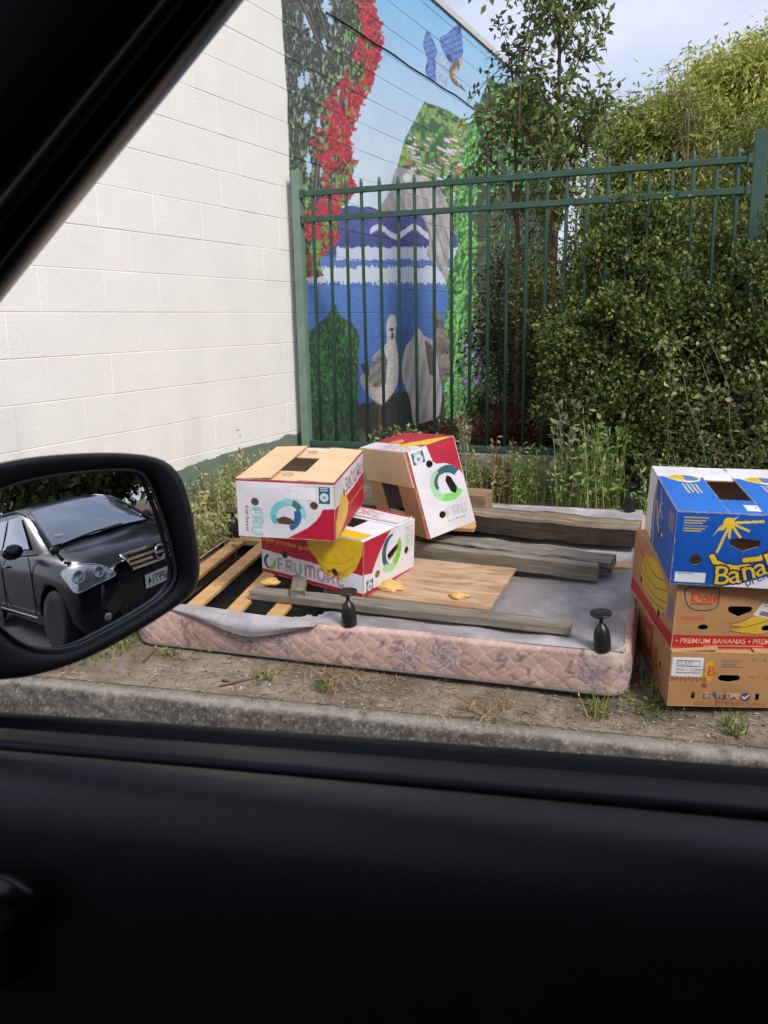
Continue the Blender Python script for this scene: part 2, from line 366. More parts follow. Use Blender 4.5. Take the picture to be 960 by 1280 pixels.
def mural_colour(u, z):
    """painted design of the side wall: cream, green plinth, coastal mural; drawn in camera pixel coordinates of the wall points"""
    X, Y = to_px(wall_pt(u, z))
    cr_ = lambda *c: lin(*c)
    out = np.empty(u.shape + (3,)); out[:] = cr_(238, 235, 228)
    out *= (0.95 + .08 * fbm(u * 1.3, z * .8, 33, 4))[..., None]; drip = np.clip(fbm(u * 9, z * .5, 34, 3) - .6, 0, 1) * np.clip((1.6 - z), 0, 1); out *= (1 - .5 * drip)[..., None]
    # mural zone
    edge = -0.02 + (fbm(z * 2.2, z * 0 + 3.3, 31, 3) - 0.5) * 0.10 - 0.03 * np.clip((z - 2.2), 0, 3) * 0.6
    mur = u > edge
    def put(mask, col):
        out[mask & mur] = col
    def putv(mask, arr):
        mm = mask & mur; out[mm] = arr[mm]
    n1 = fbm(X / 9, Y / 9, 41); n2 = fbm(X / 3.2, Y / 5.5, 42, 3); n3 = fbm(X / 30, Y / 30, 43)
    n4 = vnoise(X / 2.0, Y / 4.5, 44); n5 = fbm(X / 5, Y / 2.2, 45, 2)
    # sky
    t = np.clip((Y + 20 + 0.25 * (480 - X)) / 240, 0, 1)[..., None]
    skyc = (1 - t) * cr_(124, 190, 236) + t * cr_(212, 228, 244)
    putv(np.ones_like(mur), skyc * (0.95 + 0.1 * n3[..., None]))
    # sea
    wob = (n1 - 0.5) * 6
    t = np.clip((Y - 345) / 130, 0, 1)[..., None]
    sea = (1 - t) * cr_(84, 132, 204) + t * cr_(52, 98, 184)
    sea = sea * (0.86 + 0.3 * n5[..., None])
    top = 262 - 8 * np.exp(-((X - 463) / 10) ** 2) + 5 * np.sin(X / 9.0)
    seam = Y > top
    putv(seam, sea)
    put(seam & (Y < 318 + wob), cr_(66, 74, 146)); 
    put(seam & (Y < 292 + wob) & (n1 > 0.5), cr_(78, 88, 164))
    put((np.abs(Y - 290 - 6 * np.sin(X / 7.0)) < 2.5 + 3 * n2) & (X > 462), cr_(214, 222, 240))
    put((np.abs(Y - 317 - wob * 0.5) < 8 + 4 * (n4 - 0.5)) & (X > 420), cr_(206, 216, 236))
    put((Y > 326) & (Y < 336), cr_(96, 124, 196))
    put((np.abs(Y - 344 - wob * 0.5) < 10 + 7 * (n4 - 0.5)), cr_(216, 224, 240))
    # dark shore below the gulls
    put(Y > 498 + 10 * (n1 - .5) + 12 * np.sin(X / 30), cr_(30, 34, 32))
    put((Y > 535 + 16 * (n1 - .5)) & (n2 > 0.55), cr_(96, 90, 84))
    # hill with town
    hill = inpoly(X, Y, [(492, 240), (497, 205), (506, 172), (518, 150), (530, 127), (560, 138), (590, 157), (640, 190), (640, 300), (560, 290), (530, 262)])
    st_ = lambda a, k: np.clip((a - .5) * k + .5, 0, 1)
    f1 = st_(fbm(X / 2.4, Y / 2.2, 46, 3), 2.0); f2 = vnoise(X / 1.5, Y / 3.2, 47); f3 = st_(fbm(X / 6, Y / 6, 48, 3), 1.5)
    hc = cr_(82, 138, 76) * (0.45 + 1.0 * f1[..., None]); hc = np.where((f3 > 0.58)[..., None], cr_(142, 168, 92) * (0.55 + .8 * f1[..., None]), hc); hc = np.where((f3 < 0.36)[..., None], cr_(52, 96, 62), hc)
    putv(hill, hc)
    rr = np.random.default_rng(5)
    for k in range(120):
        a, b = rr.uniform(512, 602), rr.uniform(168, 250)
        wv, hv = rr.uniform(1.2, 5), rr.uniform(.7, 1.7)
        hm = hill & (np.abs(X - a) < wv) & (np.abs(Y - b - 0.45 * (X - a)) < hv)
        put(hm, cr_(222, 214, 216) if k % 11 else cr_(206, 92, 64))
        put(hill & (np.abs(X - a) < wv) & (np.abs(Y - b - 0.45 * (X - a) - hv - .6) < .6), cr_(120, 112, 116))
    # palms and ferns on the right
    fern = inpoly(X, Y, [(566, 262), (590, 150), (610, 100), (800, 150), (800, 620), (553, 620), (556, 520), (552, 430), (560, 372), (556, 350), (572, 310)])
    cxn, cyn = np.floor(X / 13), np.floor(Y / 26)
    ang = np.sin((X * (0.9 + .5 * np.sin(cyn * 2.1)) + Y * (.35 + .25 * np.sin(cxn * 1.7))) / 1.5 + 6 * f3)
    fc = np.where((ang > -.1)[..., None], cr_(114, 190, 92), cr_(62, 134, 60)) * (0.40 + 1.1 * f1[..., None])
    fc = np.where((ang < -.78)[..., None], cr_(32, 86, 38), fc)
    putv(fern, fc)
    put(fern & (X > 584 + 18 * n1) & (Y > 240) & (f1 > 0.44), cr_(62, 52, 38))
    put(fern & (X > 596) & (f3 > 0.46), cr_(48, 62, 34))
    pur = ((X - 588) / 13) ** 2 + ((Y - 448) / 46) ** 2 < 1
    put(pur & (f3 > 0.52) & (f1 > .42), cr_(128, 100, 190)); put(pur & (f3 > 0.52) & (f1 > .62), cr_(168, 146, 214))
    # flowering tree canopy
    rb = 452 + 14 * np.sin(Y / 38.0) + 9 * (f3 - 0.5)                       # right limit of red blossom
    rb = np.where(Y > 200, 452 - (Y - 200) * 0.36 + 6 * np.sin(Y / 9.0), rb + 16 * np.clip((200 - Y) / 200, -1, 1)) + 4 * (f1 - .5)
    can = (X < rb) & (Y < 345 + 14 * (n1 - .5))
    dark = cr_(66, 70, 64) * (0.15 + 1.5 * f1[..., None] ** 1.3)
    putv(can, dark)
    st1 = vnoise(X / 1.7, Y / 4.4, 49)
    lg = can & (st1 + 0.6 * f3 + 0.0046 * (X - 425) + 0.0022 * (Y - 150) > 0.86)
    putv(lg, cr_(118, 164, 70) * (0.45 + 1.0 * f1[..., None]))
    put(can & (st1 > 0.68) & (f2 > 0.50) & (X < 436) & (Y < 250), cr_(132, 148, 134))
    put(can & (st1 > 0.90) & (X < 430) & (Y < 235) & (f3 > .5), cr_(186, 204, 220))
    for (a, b, c, d) in ((383, 22, 4, 14), (389, 40, 3, 9), (408, 8, 5, 11), (413, 24, 3, 8), (376, 102, 4, 9), (383, 98, 3, 9), (383, 147, 4, 6), (398, 157, 3, 7), (384, 200, 3.5, 8), (386, 212, 3, 8), (400, 214, 2.5, 7), (423, 115, 3.5, 7), (404, 60, 3, 10)):
        put(((X - a) / c) ** 2 + ((Y - b) / d) ** 2 < 1 + 1.6 * (f1 - .5), cr_(180, 208, 236))
    for (p0, p1, wv) in (((372, -10), (402, 62), 1.6), ((402, 62), (420, 84), 1.1), ((392, -10), (410, 50), 1.4), ((398, 190), (392, 260), 2.2), ((384, 0), (392, 30), 1.2)):
        p0 = np.array(p0, float); p1 = np.array(p1, float); dd = p1 - p0; L2 = dd @ dd
        tt = np.clip(((X - p0[0]) * dd[0] + (Y - p0[1]) * dd[1]) / L2, 0, 1); dq = np.hypot(X - p0[0] - tt * dd[0], Y - p0[1] - tt * dd[1])
        put(dq < wv + 1.2, cr_(40, 38, 38)); put(dq < wv * .6, cr_(112, 104, 100))
    rc = fbm(X / 11, Y / 14, 61, 3)
    redc = cr_(178, 36, 54) * (0.62 + 0.75 * f1[..., None])
    redc = np.where(((st1 > .70) & (f2 > .6))[..., None], cr_(222, 92, 96), redc); redc = np.where((f1 < .30)[..., None], cr_(104, 22, 36), redc)
    bandl = np.where(Y < 120, rb - 26 - 20 * np.clip((Y - 30) / 90, 0, 1), rb - 50)
    bandl = np.where(Y > 215, rb - 40, bandl)
    putv(can & (X > bandl) & (rc + .25 * (f1 - .5) > 0.45), redc)
    putv(can & (X > rb - 16) & (Y < 200) & (rc + .25 * (f1 - .5) > 0.30), redc)
    putv(can & (Y > 262) & (rc + .25 * (f1 - .5) > 0.50), redc)
    # big gliding gull
    bird = inpoly(X, Y, spl([(474, 262), (486, 240), (494, 212), (506, 210), (520, 218), (542, 228), (556, 248), (564, 278), (560, 320), (558, 350), (548, 336), (534, 320), (536, 300), (528, 272), (512, 262), (492, 266)], 5))
    bc = cr_(188, 184, 186) * (0.40 + .9 * fbm(X / 9, Y / 16, 71)[..., None] + .10 * np.sin((X * 1.4 - Y * .5) / 2.3)[..., None]); bc = np.where((np.abs(np.sin((X * 1.0 - Y * 0.3) / 3.4)) < 0.16)[..., None] & (Y > 285)[..., None], cr_(120, 112, 114), bc)
    bc = np.where((X < 506)[..., None], bc * 0.75, bc)
    putv(bird, bc)
    put(((X - 508) / 5) ** 2 + ((Y - 222) / 5) ** 2 < 1, cr_(226, 224, 222))
    # blue bird
    q_ = lambda L: spl([(350 + a / 3.556, b / 3.556) for a, b in L], 5)
    w1 = inpoly(X, Y, q_([(650, 140), (668, 158), (690, 205), (712, 300), (702, 352), (672, 362), (645, 322), (652, 262), (635, 200)]))
    w2 = inpoly(X, Y, q_([(708, 172), (742, 150), (790, 108), (806, 150), (812, 228), (800, 262), (770, 292), (728, 240)]))
    bd_ = inpoly(X, Y, q_([(690, 250), (712, 230), (735, 262), (762, 300), (750, 350), (735, 385), (705, 388), (692, 340)]))
    hd_ = inpoly(X, Y, q_([(752, 305), (790, 262), (808, 262), (800, 300), (780, 330), (786, 362), (806, 378), (826, 410), (800, 392), (770, 372), (755, 345)]))
    fth = np.sin((X * .55 + Y * 1.2) / 1.5) * .5 + .5
    wc = cr_(92, 124, 190) * (0.55 + .5 * f1 + .5 * fth)[..., None]; dk = (fbm(X / 7, Y / 9, 95, 2) + .25 * np.abs(np.sin(Y / 12.0)) < .52)
    wc = np.where(dk[..., None], cr_(52, 58, 104) * (.7 + .6 * fth)[..., None], wc)
    putv(w1 | w2, wc); putv(bd_, cr_(170, 198, 230) * (.75 + .4 * f1)[..., None]); putv(hd_, np.where((f3 > .55)[..., None], cr_(200, 178, 136), cr_(110, 98, 92)))
    # low bush
    bush = inpoly(X, Y, [(380, 420), (398, 404), (408, 396), (418, 380), (426, 396), (440, 404), (449, 418), (447, 470), (449, 560), (380, 562)])
    putv(bush, np.where((vnoise(X / 1.6, Y / 4.0, 50) > 0.55)[..., None], cr_(44, 122, 50), cr_(18, 58, 30)) * (0.45 + 1.0 * f1[..., None]) * np.where(Y > 500, 0.55, 1.0)[..., None])
    # standing gulls
    g1 = inpoly(X, Y, spl([(486, 395), (492, 394), (495, 404), (494, 424), (498, 450), (496, 480), (484, 500), (475, 506), (462, 496), (452, 482), (450, 470), (462, 462), (466, 446), (476, 436), (483, 428), (482, 408)], 5))
    gc = cr_(226, 222, 220) * (np.clip(1.05 - .022 * np.abs(X - 486 + .05 * (Y - 430)) - .0025 * np.clip(Y - 450, 0, 90), .35, 1) * (.85 + .3 * f1))[..., None]; gc = np.where(inpoly(X, Y, [(462, 452), (478, 434), (484, 450), (482, 480), (470, 486), (458, 476)])[..., None], cr_(134, 130, 132) * (.6 + .5 * f1[..., None] + .25 * np.sin((X + Y) / 2.2)[..., None]), gc)
    putv(g1, gc)
    put((np.hypot(X - 489, Y - 412) < 2.6) | ((np.abs(X - 490) < 1.6) & (np.abs(Y - 420) < 4)), cr_(120, 60, 54))
    put(inpoly(X, Y, [(450, 456), (460, 452), (462, 470), (455, 468)]), cr_(40, 40, 44))
    put((np.abs(X - 474) < 1.3) & (Y > 505) & (Y < 538), cr_(110, 60, 52))
    g2 = inpoly(X, Y, spl([(502, 470), (506, 436), (514, 424), (521, 410), (530, 420), (542, 428), (547, 458), (552, 490), (548, 520), (530, 528), (517, 530), (512, 500)], 5))
    gc = cr_(222, 216, 212) * (np.clip(1.08 - .015 * np.abs(X - 518), .4, 1) * (.55 + .7 * fbm(X / 7, Y / 20, 81)) + .12 * np.sin(X / 1.7 + Y / 9))[..., None]; putv(g2, np.clip(gc, .02, 1))
    put(inpoly(X, Y, [(530, 424), (540, 432), (544, 470), (536, 468)]), cr_(92, 84, 80))
    putv(inpoly(X, Y, [(538, 390), (550, 392), (562, 430), (562, 470), (552, 480), (545, 440)]), cr_(126, 116, 110) * (0.3 + 1.3 * f3[..., None]))
    out[mur] = out[mur] * .90 + .035      # whitish haze mixed into all mural colours
    # green plinth paint
    gp = (z < 0.615 + (fbm(u * 5, u * 0 + 1.7, 91, 3) - 0.5) * 0.05 + 0.025 * (u + 1.0)) & (~mur)
    out[gp] = cr_(108, 124, 110)
    return out

def build_building():
    zt, zb = 3.96, 0.0
    root = empty('block_building', wall_pt(np.array(-1.5), np.array(0.0)),
                 label='white painted concrete block building with green base and coastal mural on its side wall', cat='building')
    off = np.array(root.location)
    def P(u, z, p): return wall_pt(np.array(float(u)), np.array(float(z)), np.array(float(p)))
    # solid body behind the blocks
    U0, U1 = -2.93, 6.6
    b = [P(U0, -0.2, -0.006), P(U1, -0.2, -0.006), P(U1, zt + 0.02, -0.006), P(U0, zt + 0.02, -0.006)]
    b2 = [p + np.array([-9.0, 0.0, 0.0]) for p in b]
    pyd('wall_core', b + b2, [(0, 1, 2, 3), (4, 7, 6, 5), (0, 4, 5, 1), (3, 2, 6, 7), (0, 3, 7, 4), (1, 5, 6, 2)], M['mortar'], root, off)
    # roof edge flashing
    e = []
    for p, q in ((-0.01, 0.0), (0.022, 0.0), (0.022, 0.05), (-0.3, 0.05)):
        e += [P(U0 - .02, zt + 0.004 + q, p), P(U1 + .02, zt + 0.004 + q, p)]
    pyd('parapet_cap', e, [(0, 1, 3, 2), (2, 3, 5, 4), (4, 5, 7, 6)], M['mortar'], root, off)
    c, L = 0.19, 0.39; zref = 1.418
    rest_co, rest_q, rest_c, nrest, nblk = [], [], [], 0, 0
    cand = []
    r = 0
    kmin = int(math.floor((zb - 0.2 - zref) / c)); kmax = int(math.ceil((zt - zref) / c))
    for k in range(kmin, kmax):
        z0, z1 = zref + k * c, min(zref + (k + 1) * c, zt)
        if z1 - z0 < 0.02: continue
        sh = 0.0 if k % 2 else L / 2
        n0 = int(math.floor((U0 - sh) / L)); n1 = int(math.ceil((U1 - sh) / L))
        for n in range(n0, n1):
            u0, u1 = max(sh + n * L, U0), min(sh + (n + 1) * L, U1)
            if u1 - u0 < 0.02: continue
            x, y = to_px(wall_pt(np.array([(u0 + u1) / 2]), np.array([(z0 + z1) / 2])))
            x0, _ = to_px(wall_pt(np.array([u0]), np.array([z0]))); x1, _ = to_px(wall_pt(np.array([u1]), np.array([z0])))
            vis = (-60 < x[0] < 640) and (-40 < y[0] < 580) and (x[0] * 375 / 303 + y[0] > 330)
            if x[0] < 245 and y[0] > 600: vis = False
            cand.append((vis, x1[0] - x0[0], u0, u1, z0, z1))
    cand.sort(key=lambda t: (-int(t[0]), -t[1]))
    todo = []
    for i, (vis, wpx, u0, u1, z0, z1) in enumerate(cand):
        fine = u1 > -0.42 or (z0 < 0.72 and z1 > 0.5)
        if u0 > 4.6: nu, nz = 10, 6
        elif fine: nu, nz = max(3, int((u1 - u0) / 0.0085)), max(3, int((z1 - z0) / 0.0058))
        else: nu, nz = 3, 3
        bh, bv = 0.003, 0.0036
        us = np.concatenate([[u0, u0 + bh], np.linspace(u0 + bh, u1 - bh, nu + 1)[1:-1], [u1 - bh, u1]])
        zs = np.concatenate([[z0, z0 + bv], np.linspace(z0 + bv, z1 - bv, nz + 1)[1:-1], [z1 - bv, z1]])
        Uu, Zz = np.meshgrid(us, zs, indexing='ij')
        proud = np.full(Uu.shape, 0.0034 + rng.uniform(-0.001, 0.001))
        proud[0, :] = 0.0024; proud[-1, :] = 0.0024; proud[:, 0] = 0.0; proud[:, -1] = 0.0
        co = wall_pt(Uu, Zz, proud).reshape(-1, 3) - off
        todo.append((co, grid_faces(len(us), len(zs)), Uu.ravel(), Zz.ravel(), fine and u0 < 4.6 and u1 > -.2))
    # paint: the mural part is sampled three times per point so that its edges stay soft
    def paint(sel, jit):
        uu = np.concatenate([t[2] for t in sel]); zz = np.concatenate([t[3] for t in sel])
        cc = sum(mural_colour(uu + a_, zz + b_) for a_, b_ in jit) / len(jit)
        return np.split(cc, np.cumsum([len(t[2]) for t in sel])[:-1])
    soft = [t for t in todo if t[4]]; hard = [t for t in todo if not t[4]]
    cols = {id(t): c for t, c in zip(soft, paint(soft, ((-.0028, -.0010), (.0028, -.0019), (0.0, .0024))))}
    cols.update({id(t): c for t, c in zip(hard, paint(hard, ((0, 0),)))})
    for i, t in enumerate(todo):
        co, q, col = t[0], t[1], cols[id(t)]
        if i < 300:
            link_mesh('block', big_mesh('block', co, q, col), M['paint_wall'], root)
        else:
            rest_co.append(co); rest_q.append(q + nrest); rest_c.append(col); nrest += len(co)
    o = link_mesh('blockwork', big_mesh('blockwork', np.concatenate(rest_co), np.concatenate(rest_q), np.concatenate(rest_c)), M['paint_wall'], root)
    o['kind'] = 'stuff'
    # service cable clipped along the mural
    bm = bmesh.new()
    us = np.linspace(0.5, 6.5, 40)
    tube(bm, [P(u, 3.345 + 0.004 * math.sin(u * 9) - 0.006 * abs(math.sin(u * 2.2)), 0.009) - off for u in us], 0.0042, 6)
    bm_obj('cable', bm, M['rubber'], root, True)
build_building()

# ------------------------------------------------------------------ steel fence and its concrete edging
FY = 5.0
def build_fence():
    root = empty('steel_fence', (-1.1, FY, 0.36), label='green steel picket fence in front of the mural and hedge', cat='fence')
    L = np.array(root.location)
    def box(name, c, s, m, bev=0.003):
        bm = bmesh.new(); bm_box(bm, s, (0, 0, 0), bevel=bev)
        return bm_obj(name, bm, m, root, loc=np.array(c) - L)
    box('post', (-2.405, FY, 1.30), (0.055, 0.06, 1.94), M['fence_post'])
    box('post', (0.232, FY, 1.30), (0.065, 0.065, 1.93), M['fence'])
    box('post', (2.87, FY, 1.30), (0.065, 0.065, 1.93), M['fence'])
    for x0, x1 in ((-2.378, 0.20), (0.265, 2.837)):
        for z in (2.130, 1.978, 0.580):
            box('rail', ((x0 + x1) / 2, FY, z), (x1 - x0, 0.04, 0.032), M['fence'])
            for xe in (x0 + .012, x1 - .012):
                if z > 1: box('bracket', (xe, FY - 0.024, z), (0.03, 0.012, 0.05), M['fence'])
    # pickets share one mesh
    bm = bmesh.new(); tube(bm, [(0, 0, 0), (0, 0, 1.60), (0, 0, 1.622), (0, 0, 1.628)], [0.0105, 0.0105, 0.008, 0.003], 10)
    me = bpy.data.meshes.new('picket'); bm.normal_update(); bm.to_mesh(me); bm.free()
    me.materials.append(M['fence']); me.polygons.foreach_set('use_smooth', [True] * len(me.polygons))
    for x0, n in ((-2.302, 23), (0.335, 23)):
        for k in range(n):
            o = bpy.data.objects.new('picket', me); coll.objects.link(o); o.parent = root
            o.location = (x0 + k * 0.111 - L[0], -0.0, 0.565 - L[2])
            o.rotation_euler = (rng.normal(0, 0.003), rng.normal(0, 0.003), 0)
    ed = bmesh.new(); bm_box(ed, (6.2, 0.14, 0.5), (0.6, FY + 0.02, 0.305), bevel=0.012)
    bmesh.ops.subdivide_edges(ed, edges=[e for e in ed.edges if e.calc_length() > 1], cuts=60)
    for v in ed.verts: v.co += Vector((0, rng.normal(0, .003), rng.normal(0, .003)))
    bm_obj('concrete_edging', ed, M['concrete'], label='low grey concrete edging strip under the green fence', cat='edging')
build_fence()
# ------------------------------------------------------------------ the car the picture is taken from
def build_own_car():
    root = empty('car_cabin', (-0.2, 0.4, ROAD_Z), label='black door, window frame, pillar and wing mirror of the car in the foreground', cat='car')
    off = np.array(root.location)
    # door: rails given as (row at left, row at right, y)
    rails = [(893, 963, 0.640), (890, 960, 0.628), (897, 968, 0.612), (908, 981, 0.604), (913, 988, 0.598), (910, 984, 0.592), (917, 993, 0.576),
             (924, 1006, 0.560), (931, 1018, 0.548), (944, 1034, 0.556), (941, 1030, 0.540), (938, 1028, 0.530), (948, 1040, 0.510), (966, 1062, 0.492), (990, 1092, 0.478), (1040, 1140, 0.466), (1120, 1210, 0.460), (1260, 1330, 0.462), (1420, 1480, 0.47)]
    xs = np.linspace(-420, 1500, 49)
    def strip(idx, name, m, smooth=True):
        V = []
        for i in idx:
            a, b, y = rails[i]
            for x in xs:
                t = x / 960.0
                row = a + (b - a) * t + 6.0 * t * (t - 1)
                V.append(on_y(x, row, y * 0.78))
            d_ = V[-1] - V[-6]; d_ = d_ / d_[0]; x_e = V[-1][0]
            for xe in (0.7, 0.95, 1.2): V.append(V[-1] + d_ * (xe - V[-1][0]))       # the door runs on to the centre pillar
        return pyd(name, V, grid_faces(len(idx), len(xs) + 3), m, root, off, smooth)
    strip([0, 1, 2, 3, 4], 'outer_weatherstrip', M['seal_black'])
    strip([4, 5, 6, 7, 8, 9], 'inner_weatherstrip', M['strip'])
    strip([9, 10, 11, 12, 13, 14, 15, 16, 17, 18], 'door_panel', M['trim'])
    # door skin outside
    V = []
    for x in xs:
        p = on_y(x, 893 + 70 * x / 960.0 + 6 * (x / 960.) * (x / 960. - 1), 0.4995)
        if x == xs[-1]: p = p + np.array([1.2 - p[0], 0, 0])
        for dy, z in ((0.0, p[2]), (0.006, p[2] - 0.01), (0.015, p[2] - 0.12), (0.02, 0.75), (0.01, 0.35), (0.0, 0.12)):
            V.append((p[0], p[1] + dy, z))
    pyd('door_skin', V, grid_faces(len(xs), 6), M['car_paint'], root, off, True)
    # A pillar: boundary of the window opening and ridges of the trim and door seal
    bd = [(352, -60), (303, 0), (252, 63), (212, 113), (172, 162), (130, 214), (88, 266), (46, 318), (0, 376), (-50, 442), (-110, 522), (-170, 604)]
    bd = np.array(bd, float)
    tg = np.gradient(bd, axis=0); nrm = np.stack([tg[:, 1], -tg[:, 0]], 1); nrm /= np.linalg.norm(nrm, axis=1)[:, None]
    nrm = np.where((nrm[:, :1] + nrm[:, 1:]) > 0, -nrm, nrm)
    ty = np.linspace(0, 1, len(bd))
    prof = [(-2, 0.085), (0, 0.060), (5, 0.045), (14, 0.030), (25, 0.022), (36, 0.030), (41, 0.046), (46, 0.030), (54, 0.012), (68, 0.002), (84, 0.004), (97, 0.02), (102, 0.034), (106, 0.018), (122, -0.012), (160, -0.030), (230, -0.040), (330, -0.045), (480, -0.04), (800, -0.03)]
    def pil(idx, name, m):
        V = []
        for i in idx:
            o_, dy = prof[i]
            for j in range(len(bd)):
                p = bd[j] + nrm[j] * o_
                V.append(on_y(p[0], p[1], (0.50 + 0.09 * ty[j] + dy) * 0.80))
        pyd(name, V, grid_faces(len(idx), len(bd)), m, root, off, True)
    pil(range(0, 7), 'door_seal', mat('glossy black frame', lin(24, 24, 27), rough=0.28, spec=0.6))
    pil(range(6, 13), 'window_frame', M['pillar'])
    pil(range(12, 20), 'pillar_trim', M['headliner'])
    # cabin shell (roof lining, far side, floor, dashboard, rear) that keeps the inside dark
    def quad(name, a, b, c, d, m):
        pyd(name, [a, b, c, d], [(0, 1, 2, 3)], m, root, off)
    Y0, Y1 = -1.05, 0.52
    bm = bmesh.new(); bm_box(bm, (2.5, 1.46, 0.05), (0.95, -0.28, 1.72), bevel=0.02); bm_obj('roof', bm, [M['headliner']], root, loc=-off)
    bm = bmesh.new(); bm_box(bm, (4.0, 1.7, 0.05), (0.3, -0.26, 0.18), bevel=0.01); bm_obj('floor', bm, M['headliner'], root, loc=-off)
    bm = bmesh.new(); bm_box(bm, (4.0, 0.06, 1.0), (0.3, -1.09, 0.62), bevel=0.02); bm_obj('far_door', bm, M['trim'], root, loc=-off)
    bm = bmesh.new(); bm_box(bm, (3.2, 0.006, 0.62), (0.9, -1.07, 1.42)); bm_obj('far_light_blocker', bm, mat('blocker black', lin(12, 13, 14), rough=0.1, spec=0.3), root, loc=-off)  # unseen black panel added to cut ambient light on the door trim
    bm = bmesh.new(); bm_box(bm, (0.1, 1.5, 0.55), (0.75, -0.35, 1.2), bevel=0.04); bm_obj('seat_back', bm, M['headliner'], root, loc=-off)
    bm = bmesh.new(); bm_box(bm, (0.05, 1.6, 1.5), (2.2, -0.28, 0.95), bevel=0.02); bm_obj('tailgate', bm, M['headliner'], root, loc=-off)
    bm = bmesh.new(); bm_box(bm, (0.5, 1.5, 0.5), (-1.15, -0.3, 0.85), bevel=0.06); bm_obj('dashboard', bm, M['trim'], root, loc=-off)
    bm = bmesh.new(); bm_box(bm, (0.22, 0.10, 1.0), (1.05, 0.42, 1.25), bevel=0.03); bm_obj('centre_pillar', bm, M['trim'], root, loc=-off)
    bm = bmesh.new(); bm_box(bm, (2.6, 0.12, 0.10), (0.95, 0.36, 1.70), bevel=0.04); bm_obj('roof_rail', bm, M['trim'], root, loc=-off)
    # inner door handle and its cup at the lower left
    hp = on_y(-12, 1128, 0.445)
    bm = bmesh.new()
    pts = [on_y(x, y, yy) - off for x, y, yy in ((-90, 1112, .345), (-30, 1108, .34), (10, 1112, .338), (34, 1120, .341), (47, 1134, .348), (48, 1152, .36))]
    tube(bm, pts, [0.010, 0.010, 0.009, 0.008, 0.006, 0.004], 10); hd = bm_obj('door_handle', bm, M['pillar'], root, True)
    bm = bmesh.new(); p = on_y(-14, 1172, 0.352); bm_box(bm, (0.055, 0.03, 0.045), p - off, bevel=0.006); bm_obj('lock_lever', bm, M['trim'], root, True)
    # wing mirror
    MC = np.array([-0.5055, 0.5845, 1.1545]); MN = np.array([0.946, -0.311, 0.094]); MN /= np.linalg.norm(MN); MR = 1.46
    ctr = MC - MN * MR
    def on_sphere(px, py):
        d = wray(px, py); d = d / np.linalg.norm(d); o = CAM - ctr; b = d @ o; c = o @ o - MR * MR
        return CAM + (-b - math.sqrt(max(b * b - c, 0))) * d
    def on_tan(px, py, e): return on_plane(px, py, MN, MN @ MC + e)
    gl = spl([(-52, 690), (-44, 645), (-18, 622), (20, 606), (62, 596), (112, 590), (155, 588), (174, 591), (184, 600), (196, 628), (207, 660), (217, 698), (220, 716), (216, 731), (200, 749), (170, 768), (130, 790), (98, 806), (68, 812), (40, 808), (16, 795), (-8, 772), (-34, 738)], 5)
    cen = np.array([95.0, 700.0])
    sm = empty('side_mirror', MC - off); sm.parent = root
    moff = MC
    rings = 22; V = [on_sphere(*cen)]; F = []
    n = len(gl)
    for r in range(1, rings + 1):
        for p in gl: q = cen + (p - cen) * r / rings; V.append(on_sphere(*q))
    for k in range(n): F.append((0, 1 + k, 1 + (k + 1) % n))
    for r in range(rings - 1):
        for k in range(n):
            a = 1 + r * n + k; b2 = 1 + r * n + (k + 1) % n
            F.append((a, a + n, b2 + n, b2))
    pyd('mirror_glass', V, F, M['mirror'], sm, moff, True, label='mirror glass reflecting a dark car parked behind')
    ol = spl([(-92, 690), (-70, 618), (-30, 588), (30, 573), (90, 567), (150, 566), (196, 572), (220, 588), (234, 616), (243, 655), (249, 694), (249, 722), (238, 744), (206, 768), (160, 796), (110, 822), (66, 838), (20, 848), (-30, 846), (-70, 800)], 6)
    # resample inner outline to the same count by angle
    def resample(poly, c, nn):
        ang = np.linspace(-math.pi, math.pi, nn, endpoint=False); d = poly - c; a = np.arctan2(d[:, 1], d[:, 0]); rr = np.hypot(d[:, 0], d[:, 1])
        o_ = np.argsort(a); a, rr = a[o_], rr[o_]
        r_ = np.interp(ang, np.concatenate([a - 2 * math.pi, a, a + 2 * math.pi]), np.tile(rr, 3))
        return c + np.stack([r_ * np.cos(ang), r_ * np.sin(ang)], 1)
    nn = 96
    gi = resample(gl, cen, nn); go = resample(ol, cen, nn)
    # chrome-grey edge of the glass
    V = [on_tan(*(cen + (p - cen) * 0.988), 0.0) for p in gi] + [on_tan(*(cen + (p - cen) * 1.006), 0.004) for p in gi] + [on_tan(*(cen + (p - cen) * 1.018), 0.001) for p in gi]
    V = [v + MN * 0.002 for v in V]
    # follow the dome of the glass
    for i, v in enumerate(V):
        w = v - MC; rad2 = w @ w; V[i] = v - MN * (rad2 / (2 * MR))
    F = [(r * nn + k, r * nn + (k + 1) % nn, (r + 1) * nn + (k + 1) % nn, (r + 1) * nn + k) for r in range(2) for k in range(nn)]
    pyd('glass_bezel', V, F, mat('bezel grey', lin(92, 92, 96), rough=0.35), sm, moff, True)
    # housing: inner recess, rim, shell
    rows = []
    rows.append([on_tan(*(cen + (p - cen) * 1.012), -0.006) for p in gi])
    rows.append([on_tan(*(cen + (p - cen) * 1.022), 0.000) for p in gi])
    rows.append([on_tan(*(p * 0.72 + q * 0.28), 0.003) for p, q in zip(gi, go)])
    rows.append([on_tan(*(p * 0.25 + q * 0.75), 0.006) for p, q in zip(gi, go)])
    rows.append([on_tan(*(p * 0.06 + q * 0.94), 0.004) for p, q in zip(gi, go)])
    base = np.array([on_tan(*q, -0.006) for q in go]); bc = base.mean(0)
    rows.append(base)
    BK = -MN * 0.8 + np.array([0.10, 0.05, 0.0])
